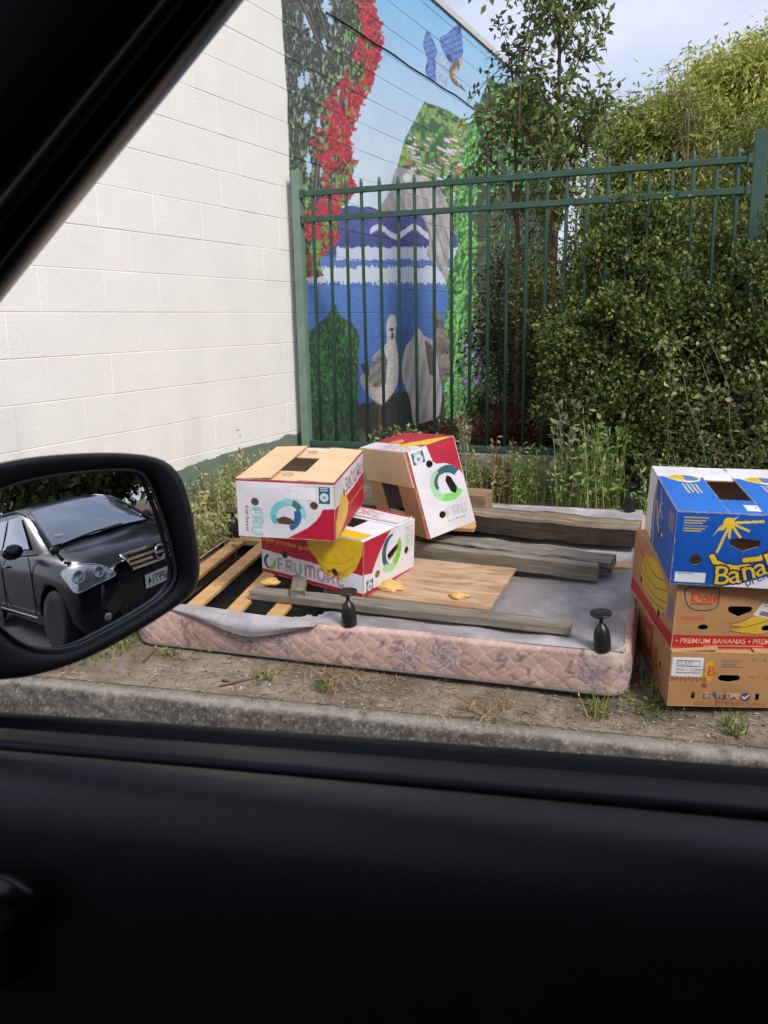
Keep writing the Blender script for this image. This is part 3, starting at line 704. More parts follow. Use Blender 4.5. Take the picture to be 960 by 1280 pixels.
    for s, d in ((0.995, 0.015), (0.96, 0.045), (0.86, 0.075), (0.68, 0.095), (0.4, 0.108), (0.05, 0.112)):
        rows.append(bc + (base - bc) * s + BK * d)
    V = np.concatenate([np.array(r) for r in rows]); R_ = len(rows)
    F = [(r * nn + k, r * nn + (k + 1) % nn, (r + 1) * nn + (k + 1) % nn, (r + 1) * nn + k) for r in range(R_ - 1) for k in range(nn)]
    pyd('housing', V, F, M['housing'], sm, moff, True)
    # arm to the door
    a = on_y(-70, 800, 0.62); b = on_y(-130, 880, 0.60)
    bm = bmesh.new(); tube(bm, [on_tan(-50, 790, -0.03) - moff, on_tan(-75, 835, -0.02) - moff, on_y(-110, 872, .52) - moff, on_y(-150, 905, .49) - moff], [0.035, 0.035, 0.04, 0.045], 12)
    bm_obj('arm', bm, M['housing'], sm, True)
build_own_car()

# ------------------------------------------------------------------ print canvas for cartons
class Canvas:
    def __init__(s, w, h, col, res=0.002):
        s.w, s.h = w, h; s.nx, s.ny = int(w / res) + 1, int(h / res) + 1
        s.a = np.empty((s.nx, s.ny, 3)); s.a[:] = lin(*col)
        s.X, s.Y = np.meshgrid(np.linspace(0, 1, s.nx), np.linspace(0, 1, s.ny), indexing='ij')   # y runs down from the top
        s.hole = np.zeros((s.nx, s.ny), bool); s.holes = []
    def mask(s, m, col): s.a[m] = lin(*col)
    def poly(s, pts, col, smooth=0): s.mask(inpoly(s.X, s.Y, spl(pts, smooth) if smooth else pts), col)
    def rect(s, x0, y0, x1, y1, col): s.mask((s.X >= x0) & (s.X <= x1) & (s.Y >= y0) & (s.Y <= y1), col)
    def frame(s, x0, y0, x1, y1, col, t=0.004):
        tx, ty = t / s.w, t / s.h
        m = (s.X >= x0) & (s.X <= x1) & (s.Y >= y0) & (s.Y <= y1) & ~((s.X >= x0 + tx) & (s.X <= x1 - tx) & (s.Y >= y0 + ty) & (s.Y <= y1 - ty)); s.mask(m, col)
    def dist(s, x, y): return np.hypot((s.X - x) * s.w, (s.Y - y) * s.h)
    def disc(s, x, y, r, col): s.mask(s.dist(x, y) < r, col)
    def ring(s, x, y, r0, r1, col): d = s.dist(x, y); s.mask((d < r1) & (d > r0), col)
    def line(s, pts, t, col):
        for (a, b), (c, d) in zip(pts[:-1], pts[1:]):
            ax, ay, bx, by = a * s.w, b * s.h, c * s.w, d * s.h
            px, py = s.X * s.w, s.Y * s.h; L2 = (bx - ax) ** 2 + (by - ay) ** 2 + 1e-12
            tt = np.clip(((px - ax) * (bx - ax) + (py - ay) * (by - ay)) / L2, 0, 1)
            s.mask(np.hypot(px - ax - tt * (bx - ax), py - ay - tt * (by - ay)) < t / 2, col)
    def cres(s, x, y, r, dx, dy, r2, col, a0=None):
        m = (s.dist(x, y) < r) & (np.hypot((s.X - x) * s.w - dx, (s.Y - y) * s.h - dy) > r2)
        if a0 is not None:
            an = np.degrees(np.arctan2((s.Y - y) * s.h, (s.X - x) * s.w)) % 360; lo, hi = a0[0] % 360, a0[1] % 360
            m &= ((an >= lo) & (an <= hi)) if lo < hi else ((an >= lo) | (an <= hi))
        s.mask(m, col)
    def cut_disc(s, x, y, r):
        s.hole |= s.dist(x, y) < r
        s.holes.append([(x + r * math.cos(2 * math.pi * k / 16) / s.w, y + r * math.sin(2 * math.pi * k / 16) / s.h) for k in range(16)])
    def cut_poly(s, pts):
        s.hole |= inpoly(s.X, s.Y, pts); s.holes.append([tuple(p) for p in pts])
    def tris(s, T, col):
        """T: n,3,2 in metres from the top-left corner, y down"""
        c = lin(*col)
        for t in T:
            lo = t.min(0); hi = t.max(0)
            i0, i1 = int(max(lo[0] / s.w * (s.nx - 1), 0)), int(min(hi[0] / s.w * (s.nx - 1) + 2, s.nx)); j0, j1 = int(max(lo[1] / s.h * (s.ny - 1), 0)), int(min(hi[1] / s.h * (s.ny - 1) + 2, s.ny))
            if i1 <= i0 or j1 <= j0: continue
            px = s.X[i0:i1, j0:j1] * s.w; py = s.Y[i0:i1, j0:j1] * s.h
            (ax, ay), (bx, by), (cx_, cy_) = t
            d1 = (px - bx) * (ay - by) - (ax - bx) * (py - by); d2 = (px - cx_) * (by - cy_) - (bx - cx_) * (py - cy_); d3 = (px - ax) * (cy_ - ay) - (cx_ - ax) * (py - ay)
            m = ((d1 >= 0) & (d2 >= 0) & (d3 >= 0)) | ((d1 <= 0) & (d2 <= 0) & (d3 <= 0))
            s.a[i0:i1, j0:j1][m] = c
    def text(s, body, x, y, size, col, rot=0.0, sx=1.0, bold=0.0, align='LEFT'):
        T = text_tris(body, bold).copy(); T[..., 0] *= size * sx; T[..., 1] *= -size
        if align == 'CENTER': T[..., 0] -= (T[..., 0].max() + T[..., 0].min()) / 2
        a = math.radians(rot); c, sn = math.cos(a), math.sin(a)
        T = np.stack([T[..., 0] * c - T[..., 1] * sn, T[..., 0] * sn + T[..., 1] * c], -1) + np.array([x * s.w, y * s.h])
        s.tris(T, col)
    def scuff(s, amt=0.05, seed=1):
        n = fbm(s.X * s.w * 14, s.Y * s.h * 14, seed); s.a *= (1 - amt + 2 * amt * n)[..., None]
_tt = {}
def text_tris(body, bold=0.0):
    key = (body, bold)
    if key not in _tt:
        cu = bpy.data.curves.new('glyphs', 'FONT'); cu.body = body; cu.size = 1.0; cu.resolution_u = 3; cu.offset = bold
        ob = bpy.data.objects.new('glyphs', cu); me = bpy.data.meshes.new_from_object(ob); me.calc_loop_triangles()
        v = np.array([tuple(p.co)[:2] for p in me.vertices]); _tt[key] = np.array([[v[i] for i in t.vertices] for t in me.loop_triangles])
        bpy.data.objects.remove(ob); bpy.data.curves.remove(cu); bpy.data.meshes.remove(me)
    return _tt[key]
# inline display lettering: every stroke drawn as three parallel lines
GL = {'F': [[(0, 1), (0, .15), (.15, 0), (.62, 0)], [(0, .5), (.5, .5)]],
      'R': [[(0, 1), (0, 0), (.5, 0), (.68, .14), (.68, .36), (.5, .5), (.12, .5)], [(.3, .52), (.7, 1)]],
      'U': [[(0, 0), (0, .8), (.18, 1), (.52, 1), (.7, .8), (.7, 0)]],
      'M': [[(0, 1), (0, .18), (.14, 0), (.36, 0), (.5, .18), (.5, 1)], [(.5, .18), (.64, 0), (.86, 0), (1, .18), (1, 1)]],
      'O': [[(.25, 0), (.55, 0), (.8, .25), (.8, .75), (.55, 1), (.25, 1), (0, .75), (0, .25), (.25, 0)]],
      'E': [[(.65, 0), (.15, 0), (0, .15), (0, .85), (.15, 1), (.65, 1)], [(0, .5), (.55, .5)]]}
def inline(cv, word, x, y, hgt, col, rot=0.0, wid=0.8, gap=0.28, t=0.0022, sp=0.0048):
    a = math.radians(rot); c, sn = math.cos(a), math.sin(a); pen = 0.0
    for ch in word:
        wmax = max(p[0] for st in GL[ch] for p in st)
        for st in GL[ch]:
            P0 = np.array([((p[0]) * hgt * wid + pen, p[1] * hgt) for p in st])
            tgv = np.gradient(P0, axis=0); tgv /= np.linalg.norm(tgv, axis=1)[:, None] + 1e-9; nv = np.stack([-tgv[:, 1], tgv[:, 0]], 1)
            for k in (-1, 0, 1):
                Q = P0 + nv * k * sp
                Q = np.stack([Q[:, 0] * c - Q[:, 1] * sn, Q[:, 0] * sn + Q[:, 1] * c], 1)
                cv.line([(x + q[0] / cv.w, y + q[1] / cv.h) for q in Q], t, col)
        pen += (wmax * wid + gap) * hgt
TK = 0.004
def panel(root, O, U, V, w, h, cv=None, mt=None, holes=None, name='panel'):
    """card panel: O top-left corner seen from outside, U to the right, V downwards (unit vectors); outside is U x -V"""
    O = np.array(O, float); U = np.array(U, float); V = np.array(V, float); N = np.cross(U, -V)
    hs = holes if holes is not None else (cv.holes if cv else [])
    loops = [[(0, 0), (w, 0), (w, h), (0, h)]] + [[(p[0] * w, p[1] * h) for p in hl] for hl in hs]
    flat = [p for lp in loops for p in lp]
    tr = tessellate_polygon([[Vector((p[0], p[1], 0)) for p in lp] for lp in loops])
    n = len(flat); base = np.array([O + U * p[0] + V * p[1] for p in flat])
    Vt = np.concatenate([base, base - N * TK]); F = []
    for t in tr:
        F.append(tuple(t)); F.append((t[2] + n, t[1] + n, t[0] + n))
    k = 0
    for lp in loops:
        m = len(lp)
        for i in range(m): F.append((k + i, k + (i + 1) % m, k + (i + 1) % m + n, k + i + n))
        k += m
    body = pyd(name, Vt, F, mt or M['card'], root)
    if cv is not None:
        sd_ = int(abs(O @ np.array([131., 71., 37.])) * 10) % 97
        ed_ = np.minimum(np.minimum(cv.X, 1 - cv.X) * w, np.minimum(cv.Y, 1 - cv.Y) * h)
        win = np.clip(ed_ / .03, 0, 1); bow = (0.0035 * np.sin(np.pi * cv.X) * np.sin(np.pi * cv.Y) + (fbm(cv.X * w * 9, cv.Y * h * 9, sd_, 3) - .42) * .006) * win
        wn = fbm(cv.X * w * 60, cv.Y * h * 60, sd_ + 3, 3); wear_or_highlight = (ed_ < .0015 + .006 * np.clip(wn - .5, 0, 1)); cv.a[wear_or_highlight] = cv.a[wear_or_highlight] * .35 + lin(196, 172, 142) * .65
        stain = np.clip(fbm(cv.X * w * 5, cv.Y * h * 5, sd_ + 7, 4) - .55, 0, 1); cv.a *= (1 - .55 * stain)[..., None] * np.array([1, .985, .96])
        co = O + cv.X[..., None] * w * U + cv.Y[..., None] * h * V + N * (0.0007 + np.maximum(bow, 0))[..., None]
        q = grid_faces(cv.nx, cv.ny)
        hm = cv.hole.reshape(-1); keep = ~(hm[q].all(1)); q = q[keep]
        me = big_mesh('print', co.reshape(-1, 3), q, cv.a.reshape(-1, 3))
        link_mesh('print', me, M['print'], body)
    return body
def carton(name, pos, R3, dims, faces, top, label, cat='carton', group=None, extra=None, inner=None, bottom=None):
    """faces: dict front/right/left/back -> (canvas, material); top: function(root,w,d,h)"""
    w, d, h = dims
    root = empty(name, pos, label=label, cat=cat, group=group)
    root.rotation_euler = Matrix([list(r) for r in R3]).to_euler()
    X = np.array([1., 0, 0]); Yv = np.array([0, 1., 0]); Z = np.array([0, 0, 1.])
    c = 0.0015
    spec = {'front': ((-w / 2, -d / 2, h), X, w), 'right': ((w / 2, -d / 2 + c, h), Yv, d - 2 * c), 'back': ((w / 2, d / 2, h), -X, w), 'left': ((-w / 2, d / 2 - c, h), -Yv, d - 2 * c)}
    for k, (O, U, L) in spec.items():
        cv, mt = faces.get(k, (None, None))
        panel(root, O, U, -Z, L, h, cv, mt, name=k if False else 'side_panel')
    if bottom: bottom(root, w, d, h)
    else: panel(root, (-w / 2 + TK, d / 2 - TK, 0.003 + TK), X, -Yv, w - 2 * TK, d - 2 * TK, None, inner or M['card'], name='base_panel')
    top(root, w, d, h)
    return root
def rotv(r):
    r = np.array(r, float); th = np.linalg.norm(r); k = r / th
    K = np.array([[0, -k[2], k[1]], [k[2], 0, -k[0]], [-k[1], k[0], 0]]); return np.eye(3) + math.sin(th) * K + (1 - math.cos(th)) * K @ K
def rot3(rx, ry, rz): return np.array(Matrix.Rotation(rz, 3, 'Z') @ Matrix.Rotation(ry, 3, 'Y') @ Matrix.Rotation(rx, 3, 'X'))

RED, WHT, YEL = (184, 24, 56), (222, 220, 228), (228, 188, 32)
MAROON, TEALD, TEALL, GRN = (140, 44, 74), (38, 84, 100), (122, 202, 206), (120, 196, 60)
def stamp(cv, x0, y0, x1, y1):
    cv.rect(x0, y0, x1, y1, TEALD); xm, ym = (x0 + x1) / 2, (y0 + y1) / 2 + (y1 - y0) * .12; r = (x1 - x0) * cv.w * .40
    cv.disc(xm, ym, r, (200, 212, 214)); cv.disc(xm, ym, r * .32, TEALD); cv.disc(xm, ym, r * .14, (220, 226, 226))
    cv.rect(x0 + (x1 - x0) * .15, y0 + (y1 - y0) * .06, x1 - (x1 - x0) * .15, y0 + (y1 - y0) * .13, (200, 212, 214))
    cv.rect(x0 + (x1 - x0) * .15, y0 + (y1 - y0) * .18, x1 - (x1 - x0) * .15, y0 + (y1 - y0) * .23, (200, 212, 214))
def fruit_end(seed, teal=True):
    """short end of the white and red carton, upright in the print's own sense: handle hole ringed by a swirl"""
    cv = Canvas(0.394, 0.237, WHT)
    cv.rect(0, 0, 1, .035, (176, 40, 66))
    cv.poly([(1, .44), (.88, .46), (.855, .56), (.81, .66), (.73, .78), (.63, .88), (.50, 1.0), (1, 1.0)], RED)
    x, y = .505, .60
    if teal:
        cv.cres(x, y, .064, .012, .012, .052, TEALL, (150, 300)); cv.cres(x + .04, y - .03, .066, -.016, .020, .060, (150, 206, 212), (250, 15)); cv.cres(x + .03, y - .04, .060, -.012, .016, .055, (54, 120, 110), (290, 335))
        cv.cres(x, y, .062, -.018, -.004, .052, (48, 104, 152), (330, 75)); cv.cres(x - .02, y + .03, .050, .014, -.004, .044, (84, 184, 192), (140, 190))
    else:
        cv.cres(x, y, .064, .018, .004, .054, (40, 88, 106), (100, 260)); cv.cres(x, y, .066, -.014, -.012, .052, GRN, (320, 110)); cv.cres(x, y, .070, 0, -.02, .056, (158, 206, 150), (60, 150))
    cv.rect(.55, .09, .825, .32, (232, 231, 236)); cv.frame(.55, .09, .825, .32, (196, 196, 204), .0025)
    stamp(cv, .845, .08, .955, .36)
    inline(cv, 'FRU', .255, .50, .040, (116, 190, 194) if teal else (150, 180, 156), rot=90, wid=.95, gap=.34, t=.003, sp=.0055)
    cv.text('Fresh Bananas', .085, .46, .0185, MAROON, rot=90, bold=.015)
    cv.cut_disc(.19, .385, .0175); cv.cut_disc(.795, .40, .0175)
    cv.cut_poly([(.40, .66), (.48, .60), (.55, .63), (.62, .74), (.52, .76), (.42, .75)])
    cv.scuff(.04, seed); return cv
def fruit_side(seed):
    cv = Canvas(0.53, 0.235, WHT)
    cv.rect(0, 0, 1, .55, RED); cv.rect(0, .925, 1, 1, RED); cv.poly([(0, .53), (1, .60), (1, .5), (0, .5)], RED)
    cv.poly([(0, .56), (0, .53), (1, .57), (1, .60)], RED)
    cv.poly([(.45, 0), (.46, .16), (.50, .36), (.57, .50), (.61, .66), (.67, .74), (.76, .77), (.85, .70), (.93, .52), (.985, .25), (1.0, 0)], YEL, 0)
    cv.line([(.46, .10), (.54, .34), (.66, .50), (.80, .48), (.92, .30)], .004, (196, 156, 20)); cv.line([(.60, .58), (.70, .66), (.82, .62), (.92, .45)], .004, (196, 156, 20)); cv.line([(.70, .1), (.72, .3), (.78, .45)], .004, (202, 164, 24))
    cv.text('Fresh Bananas', .01, .24, .030, (232, 168, 60), bold=.015); cv.text('Super premium quality', .01, .38, .030, (232, 168, 60), bold=.015)
    cv.cres(.085, .765, .034, .011, 0, .029, (40, 88, 106), (100, 260)); cv.cres(.085, .765, .034, -.006, -.008, .028, GRN, (330, 100))
    inline(cv, 'FRU', .175, .665, .047, (112, 128, 116), wid=.92, gap=.36, t=.0026, sp=.0050)
    inline(cv, 'MORE', .455, .66, .050, MAROON, wid=.92, gap=.34, t=.0026, sp=.0050)
    cv.cut_disc(.245, .56, .0175); cv.cut_disc(.735, .66, .0175)
    cv.scuff(.04, seed); return cv
def flaps_open(mt, cv_fn=None, gap=0.13, lift=0.0, long_axis='y', marks=True):
    def f(root, w, d, h):
        X = np.array([1., 0, 0]); Yv = np.array([0, 1., 0])
        z = h - 0.004
        # inner flaps at the two ends, outer flaps along the long sides, leaving a square opening
        if long_axis == 'y':
            e = d * 0.28
            panel(root, (-w / 2 + TK, d / 2 - TK, z), X, -Yv, w - 2 * TK, e, None, mt, name='flap'); panel(root, (-w / 2 + TK, -d / 2 + TK + e, z), X, -Yv, w - 2 * TK, e, None, mt, name='flap')
            s = w * 0.36
            zz = z + TK + 0.001 + lift
            t1, t2 = rng.uniform(.02, .07), rng.uniform(.01, .05); U1 = np.array([math.cos(t1), 0, math.sin(t1)]); U2 = np.array([math.cos(t2), 0, -math.sin(t2)])
            panel(root, (-w / 2 + 0.001, d / 2 - 0.001, zz), U1, -Yv, s, d - .002, None, mt, name='flap'); panel(root, np.array([w / 2 - 0.001, d / 2 - 0.001, zz]) - U2 * s, U2, -Yv, s, d - .002, None, mt, name='flap')
        else:
            e = w * 0.28
            panel(root, (-w / 2 + TK, d / 2 - TK, z), X, -Yv, e, d - 2 * TK, None, mt, name='flap'); panel(root, (w / 2 - TK - e, d / 2 - TK, z), X, -Yv, e, d - 2 * TK, None, mt, name='flap')
            s = d * 0.34; zz = z + TK + 0.001 + lift
            panel(root, (-w / 2 + 0.001, d / 2 - 0.001, zz), X, -Yv, w - .002, s, None, mt, name='flap'); panel(root, (-w / 2 + 0.001, -d / 2 + s + 0.001, zz), X, -Yv, w - .002, s, None, mt, name='flap')
    return f
def build_cartons():
    # A: upper carton, upside down, kraft base up
    wA, dA, hA = 0.394, 0.525, 0.237
    side = fruit_side(4); sideA = Canvas(0.53, 0.235, WHT); sideA.a = side.a[::-1, ::-1].copy()
    # A's long side: print turned over
    sideA = Canvas(dA, hA, WHT); sideA.poly([(0, .46), (1, .40), (1, 1), (0, 1)], RED); sideA.rect(0, 0, 1, .04, (176, 40, 66))
    inline(sideA, 'FRUMORE', .97, .36, .050, MAROON, rot=180, wid=.92, gap=.34, t=.0028, sp=.005)
    sideA.poly([(.02, 1), (.03, .72), (.10, .52), (.17, .34), (.24, .30), (.33, .42), (.40, .60), (.36, .8), (.22, .92), (.10, 1)], (232, 188, 84)); sideA.text('Super premium quality', .95, .62, .03, (232, 168, 60), rot=180)
    sideA.cut_disc(.27, .34, .0175); sideA.cut_disc(.77, .30, .0175); sideA.scuff(.04, 9)
    def topA(root, w, d, h):
        flaps_open(M['card'])(root, w, d, h)
        mk = M['brown_wood']
        for v in (-d * .33, d * .36):
            bm = bmesh.new(); 
            pts = [(0.02 * math.cos(t) - 0.01, v + .016 * math.sin(t), h + 0.0012) for t in np.linspace(0, 2 * math.pi, 17)]
            tube(bm, pts, 0.0012, 4, False); bm_obj('recycling_mark', bm, mk, root)
    carton('fruit_carton', (-1.525, 3.121, 0.549), rotv((0.0849, 0.038, 0.1648)), (wA, dA, hA), {'front': (fruit_end(1, True), M['card_dark']), 'right': (sideA, M['card_dark']), 'left': (None, M['card_white']), 'back': (None, M['card_white'])}, topA,
           'white and red fruit carton with tan open top, upper one of the two stacked', group='white and red fruit cartons dumped on the bed base')
    # B: lower carton
    def topB(root, w, d, h):
        flaps_open(M['card_white'], long_axis='x')(root, w, d, h)
        X = np.array([1., 0, 0]); Yv = np.array([0, 1., 0])
        cv = Canvas(w * .96, d * .30, (226, 222, 226)); cv.rect(0, 0, 1, .2, RED); inline(cv, 'MORE', .40, .42, .05, (168, 100, 120), wid=.9, gap=.34, t=.0026, sp=.005)
        panel(root, (-w / 2 + .01, d / 2 - .002, h + 0.0085), X, -Yv, w * .96, d * .30, cv, M['card_white'], name='flap')
        cv = Canvas(w * .5, d * .2, YEL); cv.rect(0, 0, .1, 1, (226, 222, 226)); cv.poly([(0, 0), (.5, 0), (.3, .5), (0, .7)], (226, 222, 226))
        panel(root, (-w * .02, -d / 2 + d * .2 + .002, h + 0.006), X, -Yv, w * .5, d * .2, cv, M['card_white'], name='flap')
    endB = fruit_end(12, False); e2 = Canvas(0.391, 0.235, WHT)
    e2.rect(0, .925, 1, 1, RED); e2.poly([(0, 0), (.52, 0), (.40, .14), (.29, .30), (.21, .46), (.15, .63), (0, .59)], RED)
    e2.cres(.52, .40, .075, .022, 0, .066, (40, 88, 106), (95, 280)); e2.cres(.52, .40, .078, -.020, -.016, .066, GRN, (325, 80)); e2.cres(.50, .44, .080, 0, -.022, .066, (168, 210, 160), (60, 140))
    e2.cut_poly([(.43, .42), (.52, .36), (.66, .29), (.65, .42), (.55, .52), (.46, .56)]); e2.cut_disc(.245, .69, .0175); e2.cut_disc(.83, .53, .0175)
    stamp(e2, .05, .72, .17, .93); inline(e2, 'FRU', .90, .10, .040, (176, 200, 176), rot=90, wid=.95, gap=.3, t=.003, sp=.0055); e2.text('Fresh Bananas', .935, .10, .0165, MAROON, rot=90)
    e2.frame(.2, .74, .48, .9, (206, 206, 212), .002); e2.scuff(.04, 3)
    carton('fruit_carton', (-1.425, 3.225, 0.295), rotv((0.0458, 0.0573, -0.2243)), (0.53, 0.391, 0.235), {'front': (side, M['card_dark']), 'right': (e2, M['card_dark']), 'left': (None, M['card_white']), 'back': (None, M['card_white'])}, topB,
           'white and red fruit carton with yellow bananas, lying under another carton', group='white and red fruit cartons dumped on the bed base')
    # C: carton standing tilted on its long side; its open base faces the camera
    w, d, h = 0.528, 0.245, 0.402
    e3 = Canvas(d, h, WHT)
    e3.rect(0, 0, .035, 1, (170, 36, 62)); e3.poly([(.42, 0), (1, 0), (1, .44), (.93, .37), (.82, .30), (.68, .25), (.52, .23), (.46, .19)], RED)
    e3.cres(.66, .47, .078, -.014, .020, .066, (44, 100, 112), (215, 330)); e3.cres(.62, .47, .082, .022, -.004, .070, (168, 216, 170), (110, 245)); e3.cres(.66, .48, .080, 0, -.022, .066, (126, 214, 108), (40, 130)); e3.cres(.58, .45, .05, .012, .002, .045, (44, 100, 112), (150, 260))
    stamp(e3, .09, .035, .32, .165); e3.frame(.11, .18, .36, .44, (202, 202, 210), .0022)
    inline(e3, 'FRU', .47, .745, .040, (186, 190, 192), wid=.92, gap=.36, t=.0028, sp=.0052); e3.text('Fresh Bananas', .46, .90, .0165, (128, 124, 132), bold=.01)
    e3.cut_disc(.385, .205, .0175); e3.cut_disc(.385, .79, .0175); e3.cut_poly([(.60, .44), (.66, .38), (.74, .42), (.82, .56), (.76, .62), (.66, .58)]); e3.scuff(.03, 8)
    def topC(root, w, d, h):
        cv = Canvas(w, d, RED); cv.rect(0, .68, 1, 1, WHT); inline(cv, 'FRUMORE', .95, .93, .042, (196, 150, 164), rot=180, wid=.9, gap=.3, t=.0026, sp=.0045)
        cv.poly([(.60, .72), (.66, .5), (.76, .40), (.84, .22), (1.0, .04), (1.0, .52), (.86, .68), (.74, .82)], (232, 196, 36)); cv.poly([(.30, .6), (.36, .42), (.52, .5), (.56, .66), (.44, .72)], (222, 150, 50)); cv.scuff(.03, 5)
        panel(root, (-w / 2, d / 2, h), (1, 0, 0), (0, -1, 0), w, d, cv, M['card_dark'], name='side_panel')
    X = np.array([1., 0, 0]); Z = np.array([0, 0, 1.])
    root = carton('fruit_carton', (-1.174, 3.701, 0.414), rotv((0.1814, -0.1745, -0.7899)), (w, d, h), {'right': (e3, M['card_dark']), 'left': (None, M['card_white']), 'back': (None, M['card_white']),
           'front': (None, M['card_dark'])}, topC, 'white and red fruit carton tipped on its side, tan open base showing', group='white and red fruit cartons dumped on the bed base')
    # replace its front by overlapping flaps round a square opening
    fr = [c for c in root.children if c.name.startswith('side_panel')][0]
    bpy.data.objects.remove(fr)
    y0 = -d / 2 + TK
    panel(root, (-w / 2, y0, h), X, -Z, w, h * .30, None, M['card'], name='flap'); panel(root, (-w / 2, y0, h * .26), X, -Z, w, h * .26, None, M['card'], name='flap')
    panel(root, (-w / 2 + .003, y0 - .0055, h), X, -Z, w * .30, h - .002, None, M['card_dark'], name='flap'); panel(root, (w / 2 - w * .33 - .003, y0 - .0055, h), X, -Z, w * .33, h - .002, None, M['card_dark'], name='flap')
    panel(root, (-w / 2 + .002, y0 - .0105, h - .001), X, -Z, w - .004, h * .40, None, M['card'], name='flap')
    # D: blue carton on top of the stack at the right
    w, d, h = 0.42, 0.569, 0.244; BLU, DBL = (12, 84, 178), (14, 40, 96); YL2 = (236, 196, 30)
    f = Canvas(w, h, BLU)
    for k in range(6): f.rect(.055, .065 + .036 * k, .23 - .02 * (k % 3), .080 + .036 * k, (196, 170, 60))
    f.poly([(.27, .31), (.31, .18), (.37, .09), (.44, .03), (.40, .10), (.37, .16), (.34, .22), (.305, .23)], YL2)
    f.disc(.375, .115, .016, YL2)
    for p in ((.615, .085), (.52, .215), (.465, .305), (.39, .315), (.315, .52)): f.line([(.385, .12), p], .0075, YL2)
    f.cut_poly([(.39, .345), (.44, .31), (.615, .335), (.615, .42), (.50, .50), (.40, .42)])
    def banana(pts, cvs, tk, col=YL2, ol=DBL):
        cvs.line(pts, tk + .007, ol); cvs.line(pts, tk, col)
    banana([(.285, .585), (.31, .66), (.38, .715), (.47, .73), (.55, .70)], f, .017); banana([(.52, .615), (.62, .585), (.70, .48), (.735, .33), (.73, .10)], f, .016)
    f.poly([(.34, 1), (.52, .93), (.72, .80), (1, .60), (1, 1)], (222, 224, 232))
    f.line([(.34, 1), (.52, .93), (.72, .80), (1, .60)], .006, DBL)
    for bold, col in ((.07, DBL), (.004, YL2)): 
        for (ch, px_, py_, r_) in (('B', .325, .955, -3), ('a', .440, .935, -10), ('n', .535, .885, -16), ('a', .630, .825, -22), ('B', .715, .75, -28), ('a', .835, .62, -32), ('y', .92, .52, -36)):
            f.text(ch, px_ - .012, py_ + .02, .092, col, rot=r_, bold=bold)
    f.text('premium', .555, .985, .040, (70, 84, 130), rot=-27, bold=.01); f.text('bananas', .80, .80, .036, (70, 84, 130), rot=-30, bold=.01)
    f.rect(.03, .82, .255, .965, (228, 228, 232)); f.rect(.05, .835, .16, .85, (150, 150, 160)); f.cut_disc(.168, .64, .019); f.cut_disc(.82, .64, .019); f.scuff(.03, 6)
    l = Canvas(d, h, BLU); l.rect(0, 0, .24, 1, (214, 216, 224)); l.poly([(.24, 0), (.30, 0), (.24, .4)], (214, 216, 224))
    l.line([(.30, .10), (.31, .5), (.34, .92)], .022, YL2); l.line([(.30, .10), (.31, .5), (.34, .92)], .004, DBL)
    for p in ((.48, .05), (.56, .2), (.62, .38), (.52, .45), (.46, .6)): l.line([(.50, .28), p], .007, YL2)
    l.line([(.38, .3), (.45, .5), (.56, .62), (.66, .6)], .014, YL2)
    for k in range(6): l.rect(.82, .10 + .045 * k, .95, .125 + .045 * k, (150, 140, 80))
    l.cut_poly([(.57, .55), (.62, .55), (.62, .68), (.57, .68)]); l.scuff(.03, 16)
    def topD(root, w, d, h):
        X = np.array([1., 0, 0]); Yv = np.array([0, 1., 0]); z = h - .004
        e = d * .28
        cvb = Canvas(w - 2 * TK, e, (226, 228, 234)); cvb.ring(.5, .45, .012, .0135, (150, 150, 160)); panel(root, (-w / 2 + TK, d / 2 - TK, z), X, -Yv, w - 2 * TK, e, cvb, M['card_dark'], name='flap')
        cvf = Canvas(w - 2 * TK, e, (34, 112, 206)); cvf.rect(.52, .40, .74, .80, (226, 228, 234)); cvf.ring(.63, .6, .013, .0155, (120, 124, 140)); panel(root, (-w / 2 + TK, -d / 2 + TK + e, z), X, -Yv, w - 2 * TK, e, cvf, M['card_dark'], name='flap')
        for side_, x0 in ((0, -w / 2 + .001), (1, w / 2 - w * .375 - .001)):
            s = w * .375; cv = Canvas(s, d - .002, (34, 112, 206)); cv.rect(0, 0, 1, .26, (226, 228, 234)); cv.poly([(.1, .25), (.95, .25), (.85, .36), (.6, .41), (.35, .37)], (226, 228, 234))
            dd = np.hypot((cv.X - .56) / .36, (cv.Y - .30) / .075); cv.mask(dd < 1, YL2); cv.mask((dd < .85) & (cv.X > .55), (92, 130, 190)); cv.line([(.3, .28), (.5, .33), (.8, .32)], .004, DBL); cv.line([(.35, .25), (.55, .29), (.8, .27)], .004, DBL)
            for k in range(4): cv.line([(.44 + .09 * k, .44), (.46 + .09 * k, .64 - .02 * (k % 2))], .006, (214, 190, 90))
            cv.scuff(.03, 20 + side_)
            panel(root, (x0, d / 2 - .001, z + TK + .001), X, -Yv, s, d - .002, cv, M['card_dark'], name='flap')
    carton('banana_carton', (0.102, 3.063, 0.526), rot3(math.radians(4.7), math.radians(1.6), math.radians(11.3)), (w, d, h), {'front': (f, M['card_dark']), 'left': (l, M['card_dark']), 'right': (None, M['card_white']), 'back': (None, M['card_white'])}, topD,
           'blue banana carton with yellow lettering, topmost of the stack beside the bed base', group='banana cartons stacked beside the bed base', inner=M['card_dark'])
    # E: tan carton in the middle
    KR = (172, 128, 84); w, d, h = 0.42, 0.533, 0.244; RD2 = (176, 40, 36)
    f = Canvas(w, h, KR)
    f.rect(0, .775, 1, .975, RD2); f.text('\u2022 PREMIUM BANANAS \u2022 PREMIUM BANANAS', .03, .895, .026, (222, 180, 150), bold=.01, sx=.92); f.rect(.25, .925, .72, .935, (206, 150, 120))
